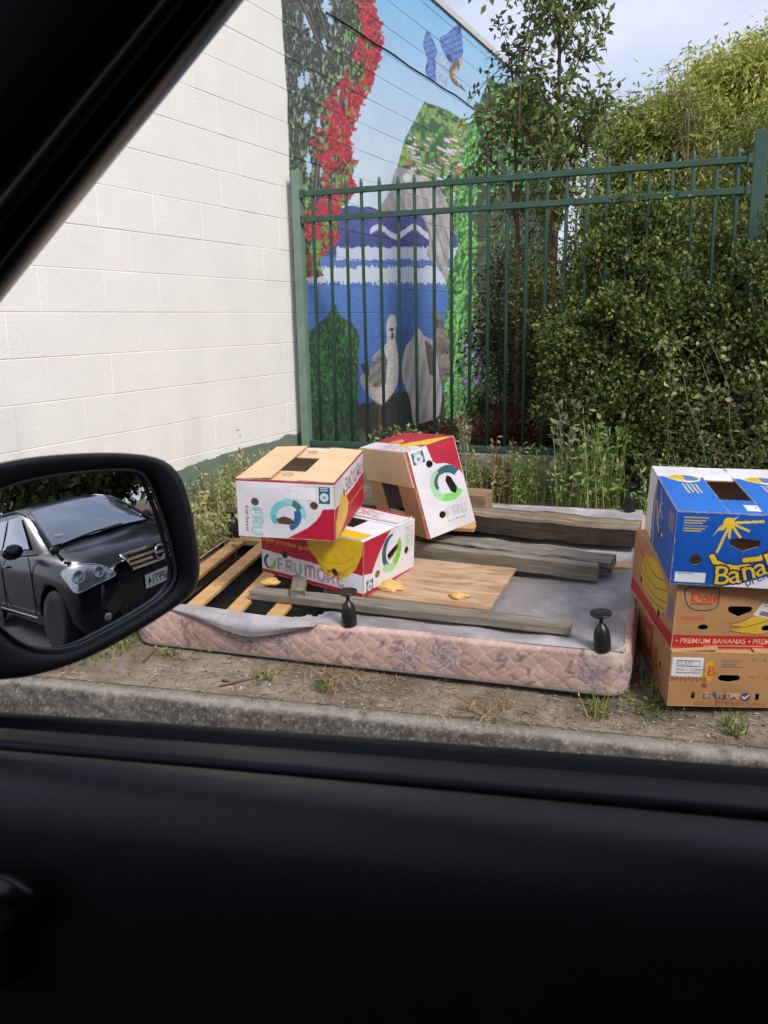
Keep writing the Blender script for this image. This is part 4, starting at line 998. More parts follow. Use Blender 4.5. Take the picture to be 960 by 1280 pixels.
    el = spl([(.07, .10), (.07, .25), (.11, .37), (.20, .415), (.30, .38), (.325, .28), (.31, .10), (.19, .095)], 6)
    f.line([tuple(p) for p in el] + [tuple(el[0])], .004, (46, 52, 92)); f.text('Dole', .108, .285, .046, (196, 60, 40), bold=.03); f.rect(.11, .305, .28, .322, (46, 52, 92))
    f.disc(.166, .264, .004, (224, 150, 50))
    f.rect(.05, .505, .22, .52, (186, 80, 56)); f.rect(.05, .54, .24, .553, (186, 80, 56)); f.rect(.34, .13, .55, .145, (186, 80, 56)); f.rect(.34, .17, .62, .182, (186, 80, 56))
    f.cut_poly([(.395, .36), (.42, .335), (.575, .335), (.595, .36), (.58, .43), (.495, .50), (.41, .43)]); f.cut_poly([(.20 + .043 * math.cos(t) + .03, .655 + .05 * math.sin(t)) for t in np.linspace(0, 6.0, 14)]); f.cut_poly([(.69 + .043 * math.cos(t) + .03, .655 + .05 * math.sin(t)) for t in np.linspace(0, 6.0, 14)])
    f.poly([(.43, .60), (.50, .57), (.60, .48), (.78, .42), (.86, .55), (.80, .70), (.66, .755), (.54, .73), (.45, .69), (.52, .66)], (208, 168, 50)); f.line([(.44, .63), (.55, .64), (.68, .57), (.8, .48)], .003, (96, 76, 40)); f.line([(.44, .70), (.54, .73), (.66, .755), (.79, .70)], .003, (96, 76, 40)); f.line([(.43, .60), (.50, .57), (.60, .48), (.78, .42)], .003, (96, 76, 40))
    f.poly([(.66, .29), (.90, .36), (.85, .56), (.60, .46)], (206, 204, 208)); f.poly([(.66, .40), (.76, .43), (.745, .50), (.645, .46)], (110, 110, 116)); f.line([(.68, .33), (.86, .38)], .003, (120, 120, 126)); f.scuff(.05, 31)
    l = Canvas(d, h, KR); l.rect(0, .775, 1, .975, RD2)
    l.poly([(.22, .55), (.25, .30), (.34, .16), (.5, .10), (.66, .12), (.80, .25), (.86, .42), (.84, .60), (.74, .70), (.78, .76), (.66, .77), (.52, .72), (.40, .72), (.28, .66)], (206, 166, 48), 4)
    for pts in ([(.26, .3), (.4, .45), (.6, .45), (.82, .3)], [(.24, .45), (.4, .58), (.62, .58), (.85, .45)], [(.28, .62), (.45, .68), (.65, .66), (.82, .58)], [(.3, .2), (.45, .3), (.62, .28), (.76, .2)]): l.line(pts, .004, (96, 76, 40))
    l.text('Dole', .06, .28, .055, (190, 70, 44), bold=.02); l.rect(.88, .30, .97, .62, (118, 108, 122)); l.cut_disc(.25, .62, .016); l.cut_disc(.72, .74, .016); l.scuff(.05, 33)
    carton('banana_carton', (0.081, 3.108, 0.281), rot3(math.radians(4.3), math.radians(1.4), math.radians(18.4)), (w, d, h), {'front': (f, M['card_dark']), 'left': (l, M['card_dark']), 'right': (None, M['card_dark']), 'back': (None, M['card_dark'])}, flaps_open(M['card_dark']),
           'tan banana carton with red band, in the middle of the stack beside the bed base', group='banana cartons stacked beside the bed base', inner=M['card_dark'])
    # F: tan carton at the bottom
    w, d, h = 0.42, 0.485, 0.2; KR = (170, 128, 86)
    f = Canvas(w, h, KR); DR = (150, 62, 44)
    f.rect(.01, .10, .25, .44, (214, 212, 214)); f.frame(.045, .15, .225, .26, (120, 118, 122), .0022); f.text('CLASS', .05, .23, .018, (110, 108, 112)); f.text('PACK COMMITTEE', .045, .345, .015, (90, 90, 96)); f.rect(.04, .37, .235, .38, (130, 130, 134))
    f.text('BANANAS', .005, .53, .026, DR, bold=.01); f.poly([(.27, .18), (.32, .14), (.345, .30), (.33, .5), (.295, .55), (.27, .4)], (208, 158, 50)); f.text('B', .282, .42, .05, (188, 82, 42), bold=.03); f.poly([(.24, .62), (.27, .55), (.30, .60), (.29, .66)], DR)
    for k in range(4): f.rect(.39, .125 + .04 * k, .56 - .03 * (k % 3), .140 + .04 * k, (120, 96, 80))
    f.text('97246', .62, .16, .02, (108, 84, 64)); f.text('NET CONTENTS', .61, .47, .020, (112, 88, 70))
    f.cut_poly([(.365, .44), (.39, .40), (.53, .40), (.55, .44), (.53, .51), (.46, .545), (.39, .52)])
    for xx in (.195, .69): f.cut_poly([(xx - .014 + .014, .715), (xx + .016, .735), (xx + .018, .84), (xx, .87), (xx - .016, .84), (xx - .016, .735)])
    for x0, x1 in ((.275, .325), (.365, .40), (.40, .475), (.485, .535)): f.rect(x0, .755, x1, .855, (74, 72, 96))
    f.text('B+', .283, .835, .030, (196, 160, 120), bold=.02); f.text('+', .33, .84, .04, (74, 72, 96), bold=.03); f.text('10 DAY', .372, .83, .026, (206, 172, 132), bold=.015); f.text('FE', .49, .832, .028, (206, 172, 132), bold=.02)
    f.disc(.60, .805, .0165, (74, 74, 100)); f.line([(.58, .80), (.596, .835), (.625, .765)], .005, (224, 220, 214))
    f.text('PRODUCE OF', .36, .925, .014, DR); f.text('GOLD RICH HOLDINGS PTY. LTD.', .21, .985, .022, DR, bold=.008); f.scuff(.06, 41)
    l = Canvas(d, h, KR); l.poly([(.2, .2), (.5, .1), (.55, .7), (.3, .8)], (168, 66, 46)); l.poly([(.27, .32), (.45, .25), (.47, .6), (.33, .65)], KR); l.text('B', .6, .7, .1, (168, 66, 46), bold=.02); l.cut_disc(.78, .5, .013); l.scuff(.06, 43)
    carton('banana_carton', (0.099, 3.073, 0.081), rot3(math.radians(3.7), math.radians(.5), math.radians(16.1)), (w, d, h), {'front': (f, M['card_dark']), 'left': (l, M['card_dark']), 'right': (None, M['card_dark']), 'back': (None, M['card_dark'])}, flaps_open(M['card_dark']),
           'low tan carton with white label, at the bottom of the stack on the ground', group='banana cartons stacked beside the bed base', inner=M['card_dark'])
build_cartons()
# ------------------------------------------------------------------ upturned bed base
BP = np.array([-1.189, 3.578, 0.138]); BM = rotv(np.radians([5.89, -0.13, 1.76])); BW, BD, BT = 1.989, 1.594, 0.168
def bedw(u, v, w=BT): return BP + BM @ np.array([u, v, w])
def build_bed():
    root = empty('bed_base', BP, label='upturned pink floral bed base with torn grey underside and black legs', cat='bed base')
    root.rotation_euler = Matrix([list(r) for r in BM]).to_euler()
    a, b, rc = BW / 2, BD / 2, 0.07
    # perimeter path, starting at the middle of the back, counter-clockwise seen from above: left side, front, right side
    pts = []; nrm = []; S = []
    def seg(p, q, n):
        L = np.hypot(q[0] - p[0], q[1] - p[1]); k = max(2, int(L / 0.006))
        for t in np.linspace(0, 1, k, endpoint=False): pts.append((p[0] + (q[0] - p[0]) * t, p[1] + (q[1] - p[1]) * t)); nrm.append(n)
    def arc(c, a0, a1):
        k = 18
        for t in np.linspace(a0, a1, k, endpoint=False): pts.append((c[0] + rc * math.cos(t), c[1] + rc * math.sin(t))); nrm.append((math.cos(t), math.sin(t)))
    pi = math.pi
    seg((0, b), (-a + rc, b), (0, 1)); arc((-a + rc, b - rc), pi / 2, pi); seg((-a, b - rc), (-a, -b + rc), (-1, 0)); arc((-a + rc, -b + rc), pi, 1.5 * pi)
    s0 = len(pts); seg((-a + rc, -b), (a - rc, -b), (0, -1)); s1 = len(pts); arc((a - rc, -b + rc), 1.5 * pi, 2 * pi); seg((a, -b + rc), (a, b - rc), (1, 0)); arc((a - rc, b - rc), 0, pi / 2); seg((a - rc, b), (0, b), (0, 1))
    pts.append(pts[0]); nrm.append(nrm[0])
    P = np.array(pts); N = np.array(nrm); ds = np.concatenate([[0], np.cumsum(np.hypot(*np.diff(P, axis=0).T))])
    sf = ds - (ds[s0] + ds[s1]) / 2                     # 0 in the middle of the front
    ws = np.linspace(0, 1, 31)
    Sg, Wg = np.meshgrid(sf, ws, indexing='ij')
    Hh = Wg * BT
    # quilting: wavy diagonal stitch lines
    q1 = np.sin((Sg * 1.0 + Hh * 1.25 + 0.008 * np.sin(Hh * 90 + 9 * Sg)) / 0.082 * pi); q2 = np.sin((Sg * 1.0 - Hh * 1.1 + 0.008 * np.sin(Hh * 80 + 1 + 7 * Sg)) / 0.074 * pi)
    st = np.minimum(np.abs(q1), np.abs(q2)); puff = np.clip(st, 0, .6) / .6
    puff = np.sqrt(puff)
    bul = np.sin(np.clip(Wg, 0, 1) * pi) * 0.010 + 0.0032 * puff + (fbm(Sg * 6, Hh * 10, 77, 3) - .5) * 0.012
    inset = 0.02 * np.clip((Wg - 0.93) / 0.07, 0, 1) ** 2 + 0.014 * np.clip((0.06 - Wg) / 0.06, 0, 1) ** 2
    D = bul - inset
    co = np.stack([P[:, None, 0] + N[:, None, 0] * D, P[:, None, 1] + N[:, None, 1] * D, Hh + 0.003 * np.sin(Sg * 7) * Wg], -1)
    base = lin(202, 168, 156); n = fbm(Sg * 40, Hh * 40, 51); n2 = fbm(Sg * 120, Hh * 120, 52, 3)
    col = np.empty(Sg.shape + (3,)); col[:] = base; col *= (0.84 + 0.3 * n)[..., None]
    col[st < 0.085] = lin(222, 196, 186)
    rr = np.random.default_rng(12)
    def flower(s, h, r, big=True):
        d = np.hypot(Sg - s, (Hh - h) * 1.15); an = np.arctan2(Hh - h, Sg - s)
        pet = r * (0.80 + 0.20 * np.cos(an * 7 + 2 * d / r)) * (0.85 + .35 * n)
        m = d < pet; ph = np.sin(an * 9 + 16 * d / r + 4 * n2); tone = np.clip(.5 + .5 * ph, 0, 1)[..., None] * (.7 + .5 * n2[..., None])
        col[m] = (lin(158, 134, 140) * (1 - tone) + lin(212, 190, 188) * tone)[m]
        m3 = d < r * .18; col[m3] = lin(150, 124, 134)
        for k in range(5):
            ang = rr.uniform(0, 2 * pi); x, y = s + 1.35 * r * math.cos(ang), h + .8 * r * math.sin(ang)
            lm = ((Sg - x) * math.cos(ang) + (Hh - y) * math.sin(ang)) ** 2 / .022 ** 2 + (-(Sg - x) * math.sin(ang) + (Hh - y) * math.cos(ang)) ** 2 / .006 ** 2 < 1
            col[lm] = lin(174, 138, 134)
    def sprig(s, h):
        for k in range(5):
            ang = rr.uniform(0, 2 * pi); x, y = s + rr.normal(0, .035), h + rr.normal(0, .018)
            lm = ((Sg - x) * math.cos(ang) + (Hh - y) * math.sin(ang)) ** 2 / .020 ** 2 + (-(Sg - x) * math.sin(ang) + (Hh - y) * math.cos(ang)) ** 2 / .007 ** 2 < 1
            col[lm] = lin(160, 128, 132)
    for k in range(-8, 9):
        flower(0.345 + k * 0.66, 0.088, 0.068); flower(0.875 + k * 0.66 - .0, 0.070, 0.058); sprig(0.60 + k * .66, .12); sprig(0.15 + k * .66, .12); sprig(-.05 + k * .66, .04)
    # pale worn patch near the right front corner
    wp = inpoly(Sg, Wg, [(.86, .72), (1.02, .72), (1.03, 1.02), (.85, 1.02)]); col[wp] = col[wp] * .4 + lin(212, 196, 190) * .6
    stn = fbm(Sg * 3.1, Hh * 9, 66, 4); col *= (1 - 0.28 * np.clip((stn - .52) / .2, 0, 1))[..., None]
    me = big_mesh('side_panel', co.reshape(-1, 3), grid_faces(len(P), len(ws)), col.reshape(-1, 3))
    link_mesh('side_panel', me, M['fabric'], root, smooth=True)
    # zip piping at the bottom edge
    bm = bmesh.new(); idx = list(range(0, len(P), 6))
    tube(bm, [(P[i, 0] + N[i, 0] * 0.003, P[i, 1] + N[i, 1] * 0.003, 0.006) for i in idx], 0.006, 6, False); bm_obj('zip_piping', bm, M['zip'], root, True)
    # underside cloth with a tear at the left
    us = np.arange(-a + .012, a - .008, 0.012); vs = np.arange(-b + .012, b - .008, 0.012); U, V = np.meshgrid(us, vs, indexing='ij')
    tear = inpoly(U + (fbm(U * 9, V * 9, 8) - .5) * .1, V + (fbm(U * 9, V * 9, 9) - .5) * .1, [(-.98, -.40), (-.86, -.74), (-.62, -.775), (-.38, -.765), (-.17, -.72), (-.12, -.58), (-.22, -.40), (-.30, -.22), (-.42, -.02), (-.62, .10), (-.80, .02), (-.97, .06)])
    sag = 0.022 * np.clip(1 - (U / (a - .01)) ** 8, 0, 1) * np.clip(1 - (V / (b - .01)) ** 8, 0, 1)
    Zc = BT - 0.002 - sag * 0.9 + (fbm(U * 7, V * 7, 14) - .5) * .020 * (sag > .002) + (fbm(U * 3 + V * 2, V * 14, 15, 3) - .5) * 0.012
    q = grid_faces(len(us), len(vs)); keep = ~(tear.reshape(-1)[q].any(1))
    me = big_mesh('dust_cover', np.stack([U, V, Zc], -1).reshape(-1, 3), q[keep]); link_mesh('dust_cover', me, M['dust_cloth'], root, smooth=True)
    # torn flap folded over the front edge
    fl = [(-.80, -.745, BT + .004), (-.70, -.76, BT + .012), (-.56, -.775, BT + .016), (-.40, -.79, BT + .014), (-.26, -.792, BT + .010), (-.14, -.79, BT + .006)]
    lo = [(-.80, -.80, BT - .004), (-.66, -.825, BT - .012), (-.54, -.838, BT - .040), (-.44, -.842, BT - .068), (-.32, -.838, BT - .040), (-.16, -.815, BT - .008)]
    Vv, nn = [], 9
    for i in range(6):
        for t in np.linspace(0, 1, nn):
            p = np.array(fl[i]) * (1 - t) + np.array(lo[i]) * t; p[1] -= 0.028 * math.sin(t * pi); p[2] += 0.012 * math.sin(t * pi) + rng.normal(0, .002); Vv.append(p)
    o = pyd('torn_flap', Vv, grid_faces(6, nn), M['dust_cloth'], root, None, True)
    md = o.modifiers.new('sub', 'SUBSURF'); md.levels = md.render_levels = 2
    # inside: floor of the base, slats, rails
    bm = bmesh.new(); bm_box(bm, (BW - .06, BD - .06, .012), (0, 0, .02)); bm_obj('inner_lining', bm, M['wire'], root)
    def stick(name, p, q, w, t, m, z, bev=.003):
        p = np.array(p); q = np.array(q); d = q - p; L = float(np.hypot(*d)); an = math.atan2(d[1], d[0])
        bm = bmesh.new(); bm_box(bm, (L, w, t), bevel=bev, jitter=.0008); o = bm_obj(name, bm, m, root); o.location = (float((p[0] + q[0]) / 2), float((p[1] + q[1]) / 2), z); o.rotation_euler = (0, 0, an); return o
    for (p, q) in (((-.905, -.74), (-.925, .02)), ((-.735, -.755), (-.765, .02)), ((-.545, -.755), (-.60, .02)), ((-.36, -.755), (-.40, .02))):
        o = stick('slat', p, q, .068, .018, M['pine'], BT - .014 + rng.uniform(-.004, .004))
    stick('cross_rail', (-.985, .048), (.97, .02), .045, .03, M['pine'], BT - .018)
    stick('frame_rail', (-.955, -.76), (-.955, .76), .03, .09, M['brown_wood'], .10); stick('frame_rail', (-.93, -.768), (.93, -.768), .022, .09, M['brown_wood'], .095)
    bm = bmesh.new()
    for k in range(70):
        x, y = rng.uniform(-.95, -.2), rng.uniform(-.73, .0); p = np.array([x, y, rng.uniform(.05, .13)]); pp = [p]; d = rng.normal(0, 1, 3) * np.array([1, 1, .35])
        for s in range(5): d = d + rng.normal(0, .7, 3) * np.array([1, 1, .4]); d /= np.linalg.norm(d); p = p + d * .035; p[2] = np.clip(p[2], .04, .148); p[0] = np.clip(p[0], -.96, -.15); p[1] = np.clip(p[1], -.74, .02); pp.append(p.copy())
        tube(bm, pp, .0014, 4, False)
    o = bm_obj('spring_wire', bm, M['wire'], root); o['kind'] = 'stuff'
    # legs
    bm = bmesh.new()
    lathe(bm, [(.0225, 0), (.027, .003), (.0275, .020), (.0268, .045), (.0235, .068), (.018, .083), (.010, .091), (.0065, .097), (.0065, .112), (.012, .117), (.028, .121), (.034, .126), (.034, .131), (.029, .130), (.008, .126)], 24)
    me = bpy.data.meshes.new('leg'); bm.to_mesh(me); bm.free(); me.materials.append(M['plastic']); me.polygons.foreach_set('use_smooth', [True] * len(me.polygons))
    md = None
    for (u, v) in ((-.03, -.772), (.909, -.775), (.922, .765), (-.965, .062), (-.93, .75), (-.02, .765)):
        o = bpy.data.objects.new('leg', me); coll.objects.link(o); o.parent = root; o.location = (u, v, BT - .004); o.rotation_euler = (rng.normal(0, .03), rng.normal(0, .03), 0); o.scale = (1.08, 1.08, 1.08)
build_bed()

def timber(name, p, q, w, t, m, z0, label, cat='timber', group=None, roll=0.0, rough=0.004, face=None):
    """a length of sawn timber lying on the bed: p, q = ends of its centre line in bed units (u, v), z0 = height of its underside above the underside cloth"""
    zp, zq = (z0, z0) if np.isscalar(z0) else z0
    P0 = bedw(p[0], p[1], BT + zp + t / 2); P1 = bedw(q[0], q[1], BT + zq + t / 2); c = (P0 + P1) / 2
    L = float(np.linalg.norm(P1 - P0)); n = max(4, int(L / 0.05)); x = (P1 - P0) / L; up = BM[:, 2]; y = np.cross(up, x); y /= np.linalg.norm(y); z = np.cross(x, y)
    bm = bmesh.new(); vs = bm_box(bm, (L, w, t), bevel=.004)
    bmesh.ops.subdivide_edges(bm, edges=[e for e in bm.edges if abs((e.verts[0].co - e.verts[1].co).x) > L * .6], cuts=n)
    for v in bm.verts:
        s = v.co.x * 14
        v.co += Vector((0, (float(vnoise(s, v.co.z * 30, 5)) - .5) * rough, (float(vnoise(s * 1.3, v.co.y * 30 + 9, 6)) - .5) * rough))
        if abs(abs(v.co.x) - L / 2) < .02: v.co.x += rng.normal(0, .003)
    o = bm_obj(name, bm, m, None, label=label, cat=cat, group=group)
    R3 = Matrix(np.stack([x, y, z], 1).tolist()) @ Matrix.Rotation(roll, 3, 'X')
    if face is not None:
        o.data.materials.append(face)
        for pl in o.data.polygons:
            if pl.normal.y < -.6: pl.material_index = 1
    o.matrix_world = Matrix.Translation(Vector(c)) @ R3.to_4x4(); return o
G = 'old timber dumped on the bed base'
timber('timber_board', (-.52, -.605), (.79, -.665), .07, .034, M['grey_wood'], .0, 'long weathered grey board along the front edge of the bed base', group=G)
timber('timber_plank', (-.30, .0), (.845, -.168), .042, .068, M['grey_wood'], .0, 'grey plank set on edge between the plywood sheet and the dark beam', group=G)
timber('timber_plank', (-.25, .085), (.90, -.095), .10, .05, M['grey_wood'], .022, 'rough flaking grey plank lying against the back of another plank', group=G, rough=.014, face=M['split_face'])
timber('timber_beam', (-.45, .44), (.985, .262), .15, .085, M['old_beam'], .012, 'thick dark beam lying across the bed base', group=G, rough=.012, face=M['dark_face'])
timber('timber_beam', (-.40, .66), (.235, .585), .12, .10, M['brown_wood'], .02, 'short brown timber block behind the tipped fruit carton', group=G)
timber('timber_offcut', (-.15, .20), (.24, .215), .07, .022, M['pine'], .055, 'short pale wood offcut sticking out from under the tipped carton', group=G, roll=.2)
timber('timber_offcut', (-.36, -.47), (-.30, -.64), .06, .03, M['grey_wood'], .034, 'short grey wood offcut lying across the front board', group=G)
def plywood():
    c = [(-.18, -.09), (.50, -.145), (.47, -.575), (-.24, -.52)]
    V = [bedw(u, v, BT + .006) for u, v in c] + [bedw(u, v, BT + .017) for u, v in c]; o0 = np.mean(V, 0)
    o = pyd('plywood_sheet', np.array(V) - o0, [(3, 2, 1, 0), (4, 5, 6, 7), (0, 1, 5, 4), (1, 2, 6, 5), (2, 3, 7, 6), (3, 0, 4, 7)], M['ply'], label='tan plywood sheet lying on the bed base beside the cartons', cat='plywood'); o.location = tuple(o0)
    # broken foam lumps
    for k, (u, v, r) in enumerate(((.02, -.44, .075), (.33, -.48, .04), (-.46, -.56, .05))):
        bm = bmesh.new(); bmesh.ops.create_icosphere(bm, subdivisions=3, radius=r)
        for vv in bm.verts:
            n = float(fbm(np.array(vv.co.x * 28 + 5 * k), np.array(vv.co.y * 28 + vv.co.z * 17), 88 + k, 4)); vv.co *= (.45 + n); vv.co.z *= .30; vv.co.y *= .7
        q = bedw(u, v, BT + .022 + (.03 if k == 2 else 0)); o = bm_obj('foam_scrap', bm, mat('foam %d' % k, lin(196, 152, 82), lin(224, 184, 118), scale=30, rough=.95, bump=.5, bscale=80), None, loc=q,
            label=['crumbled yellow foam scrap beside the lower carton', 'small crumbled foam scrap on the plywood sheet', 'yellow foam scrap on the grey front board'][k], cat='foam scrap', group='foam scraps')
plywood()

# ------------------------------------------------------------------ dark car parked behind (seen in the wing mirror)
def build_suv():
    root = empty('parked_car', (2.95, 2.10, ROAD_Z), label='dark compact car reflected in the wing mirror', cat='car')
    root.rotation_euler = (0, 0, math.radians(165.2))
    def sub(o, l=2):
        m = o.modifiers.new('sub', 'SUBSURF'); m.levels = m.render_levels = l; return o
    st = [(0.00, [(.50, .24), (.62, .36), (.66, .52), (.64, .68), (.58, .78), (.50, .84), (.25, .86), (0, .865)]),
          (0.10, [(.62, .20), (.76, .34), (.79, .52), (.77, .70), (.70, .83), (.58, .91), (.30, .94), (0, .945)]),
          (0.30, [(.70, .19), (.84, .33), (.865, .52), (.86, .71), (.80, .86), (.68, .96), (.34, .99), (0, .995)]),
          (0.60, [(.74, .19), (.87, .33), (.885, .53), (.885, .74), (.85, .90), (.73, 1.0), (.36, 1.03), (0, 1.035)]),
          (1.00, [(.74, .19), (.87, .33), (.885, .54), (.89, .76), (.86, .93), (.75, 1.045), (.37, 1.075), (0, 1.08)]),
          (1.35, [(.74, .19), (.865, .33), (.88, .54), (.885, .77), (.86, .95), (.78, 1.05), (.4, 1.07), (0, 1.07)]),
          (2.20, [(.74, .20), (.865, .34), (.88, .55), (.885, .79), (.86, .98), (.80, 1.06), (.4, 1.07), (0, 1.07)]),
          (3.20, [(.74, .21), (.87, .35), (.885, .56), (.89, .82), (.865, 1.02), (.80, 1.09), (.4, 1.1), (0, 1.1)]),
          (3.95, [(.70, .24), (.84, .37), (.87, .58), (.87, .84), (.83, 1.04), (.74, 1.1), (.4, 1.12), (0, 1.12)]),
          (4.25, [(.60, .30), (.74, .42), (.78, .6), (.77, .85), (.72, 1.0), (.62, 1.06), (.3, 1.08), (0, 1.08)])]
    V = []; n = 15
    for b, h in st:
        for l, z in h: V.append((-b - (0.0 if b > .2 else 0.10 * (l / .6) ** 2), l, z))
        for l, z in reversed(h[:-1]): V.append((-b - (0.0 if b > .2 else 0.10 * (l / .6) ** 2), -l, z))
    F = [tuple(int(i) for i in f) for f in grid_faces(len(st), n)]
    F.append(tuple(reversed(range(n)))); F.append(tuple(range((len(st) - 1) * n, len(st) * n)))
    for s in range(len(st) - 1): F.append((s * n + n - 1, s * n, (s + 1) * n, (s + 1) * n + n - 1))
    body = pyd('body', V, F, M['car_paint'], root, None, True); sub(body, 2)
    cm = bpy.data.meshes.new('cut'); bmc = bmesh.new()
    for b in (.85, 3.48):
        for s in (-1, 1):
            r = bmesh.ops.create_cone(bmc, cap_ends=True, segments=36, radius1=.385, radius2=.385, depth=.34)
            for v in r['verts']: v.co = Vector((v.co.x - b, v.co.z + s * .80, v.co.y + .345))
    bmesh.ops.recalc_face_normals(bmc, faces=bmc.faces)
    bmc.to_mesh(cm); bmc.free(); cut = bpy.data.objects.new('cut', cm); coll.objects.link(cut); cut.parent = root
    bo = body.modifiers.new('cut', 'BOOLEAN'); bo.object = cut; bo.operation = 'DIFFERENCE'; bo.solver = 'EXACT'
    bpy.context.view_layer.update()
    dg = bpy.context.evaluated_depsgraph_get(); me2 = bpy.data.meshes.new_from_object(body.evaluated_get(dg)); body.modifiers.clear(); body.data = me2
    bpy.data.objects.remove(cut)
    from mathutils.bvhtree import BVHTree
    bvh = BVHTree.FromPolygons([v.co.copy() for v in me2.vertices], [tuple(p.vertices) for p in me2.polygons])
    def skin(p, d, eps):
        d = Vector(d).normalized(); h = bvh.ray_cast(Vector(p) + d * .8, -d)
        return np.array(h[0] + d * eps) if h[0] is not None else np.array(p)
    # cabin
    def ring(z, f0, fc, wf, wm, wr, r0, rcn):
        return [(-f0, 0), (-(f0 + .015), wf * .5), (-fc, wf), (-(fc + .45), wm), (-2.7, wm), (-(r0 - .35), wm - .02), (-r0, wr), (-rcn, 0)], z
    rings = [ring(1.02, .93, 1.02, .72, .83, .72, 4.0, 4.12), ring(1.10, 1.04, 1.14, .71, .80, .71, 3.97, 4.08), ring(1.32, 1.40, 1.50, .645, .72, .64, 3.82, 3.92), ring(1.48, 1.72, 1.82, .585, .645, .57, 3.65, 3.75), ring(1.555, 1.95, 2.03, .53, .59, .51, 3.5, 3.6), ring(1.60, 2.25, 2.3, .40, .46, .4, 3.3, 3.35)]
    V = []; n = 14
    for pts, z in rings:
        for x, y in pts: V.append((x, y, z))
        for x, y in reversed(pts[1:-1]): V.append((x, -y, z))
    F = [(r * n + k, r * n + (k + 1) % n, (r + 1) * n + (k + 1) % n, (r + 1) * n + k) for r in range(len(rings) - 1) for k in range(n)] + [tuple(range((len(rings) - 1) * n, len(rings) * n))]
    sub(pyd('cabin', V, F, M['car_paint'], root, None, True), 2)
    def patch(name, c00, c10, c11, c01, m, bulge=(0, 0, 0), nu=13, nv=9, par=None, edgeb=None):
        c00, c10, c11, c01 = [np.array(c, float) for c in (c00, c10, c11, c01)]; Vp = []
        for i in range(nu):
            for j in range(nv):
                s, t = i / (nu - 1), j / (nv - 1); p = (c00 * (1 - s) + c10 * s) * (1 - t) + (c01 * (1 - s) + c11 * s) * t
                p = p + np.array(bulge) * (4 * s * (1 - s)) ** .9 * (0.6 + 0.4 * 4 * t * (1 - t)); Vp.append(p)
        return pyd(name, Vp, grid_faces(nu, nv), m, par or root, None, True)
    patch('windscreen', (-1.09, .69, 1.085), (-1.09, -.69, 1.085), (-1.82, -.575, 1.50), (-1.82, .575, 1.50), M['car_glass'], (.125, 0, .03), par=None)
    for s in (1, -1):
        patch('side_window', (-1.50, s * .805, 1.09), (-2.42, s * .822, 1.11), (-2.42, s * .672, 1.47), (-2.02, s * .655, 1.47), M['car_glass'], (0, s * .012, 0))
        patch('side_window', (-2.50, s * .822, 1.11), (-3.45, s * .80, 1.15), (-3.22, s * .665, 1.46), (-2.50, s * .672, 1.47), M['car_glass'], (0, s * .012, 0))
        bm = bmesh.new(); tube(bm, [(-1.02, s * .755, 1.055), (-1.42, s * .70, 1.27), (-1.80, s * .635, 1.46), (-2.2, s * .60, 1.545), (-3.0, s * .59, 1.56)], [.018, .018, .018, .016, .014], 8); bm_obj('roof_moulding', bm, M['car_paint'], root, True)
        # headlamp
        hl = spl([(-.135, .47, .748), (-.19, .56, .835), (-.28, .66, .885), (-.40, .77, .905), (-.52, .845, .885), (-.58, .865, .845), (-.46, .85, .75), (-.33, .825, .665), (-.23, .68, .695)], 5)
        hc = hl.mean(0); Vh = [hc]; Fh = []; nh = len(hl); rg = 7
        for r_ in range(1, rg + 1): Vh += [hc + (p - hc) * r_ / rg for p in hl]
        for k in range(nh): Fh.append((0, 1 + k, 1 + (k + 1) % nh))
        for r_ in range(rg - 1):
            for k in range(nh): Fh.append((1 + r_ * nh + k, 1 + (r_ + 1) * nh + k, 1 + (r_ + 1) * nh + (k + 1) % nh, 1 + r_ * nh + (k + 1) % nh))
        lamp = pyd('headlamp', [skin((p[0], s * p[1], p[2]), (.8, s * .75, .12), .012) for p in Vh], Fh, M['lamp'], root, None, True)
        bm = bmesh.new(); tube(bm, [skin((p[0], s * p[1], p[2]), (.8, s * .75, .12), .012) for p in list(hl) + [hl[0]]], .006, 5, False); bm_obj('lamp_seal', bm, M['chrome'], lamp, True)
        for (x, y, z, r) in ((-.225, .60, .80, .052), (-.37, .745, .79, .06)):
            bm = bmesh.new(); lathe(bm, [(r * .3, .0), (r, .02), (r * 1.05, .03), (r * .8, .03), (r * .72, .012), (r * .1, .008)], 18)
            o = bm_obj('lens', bm, M['lamp'], lamp, True); o.location = tuple(skin((x, s * y, z), (.8, s * .75, .12), .004)); o.rotation_euler = (0, math.radians(78), math.radians(34 * s))
        bm = bmesh.new(); bmesh.ops.create_uvsphere(bm, u_segments=16, v_segments=10, radius=1)
        for v in bm.verts: v.co = Vector((v.co.x * .07, v.co.y * .125, v.co.z * .085)) + Vector((-1.50, s * 1.0, 1.10))
        o = bm_obj('door_mirror', bm, M['car_paint'], root, True)
        bm = bmesh.new(); bm_box(bm, (1.6, .02, .022), (-2.12, s * .885, .345), bevel=.006); bm_obj('sill_strip', bm, M['chrome'], root)
        bm = bmesh.new(); bm_box(bm, (.19, .03, .028), (-2.25, s * .895, .90), bevel=.01); bm_obj('door_handle', bm, M['car_paint'], root, True)
        bm = bmesh.new(); bm_box(bm, (.006, .012, .8), (-2.45, s * .887, .68)); bm_obj('door_gap', bm, M['rubber'], root)
        bm = bmesh.new(); bm_box(bm, (.006, .012, .66), (-1.36, s * .884, .68)); bm_obj('door_gap', bm, M['rubber'], root)
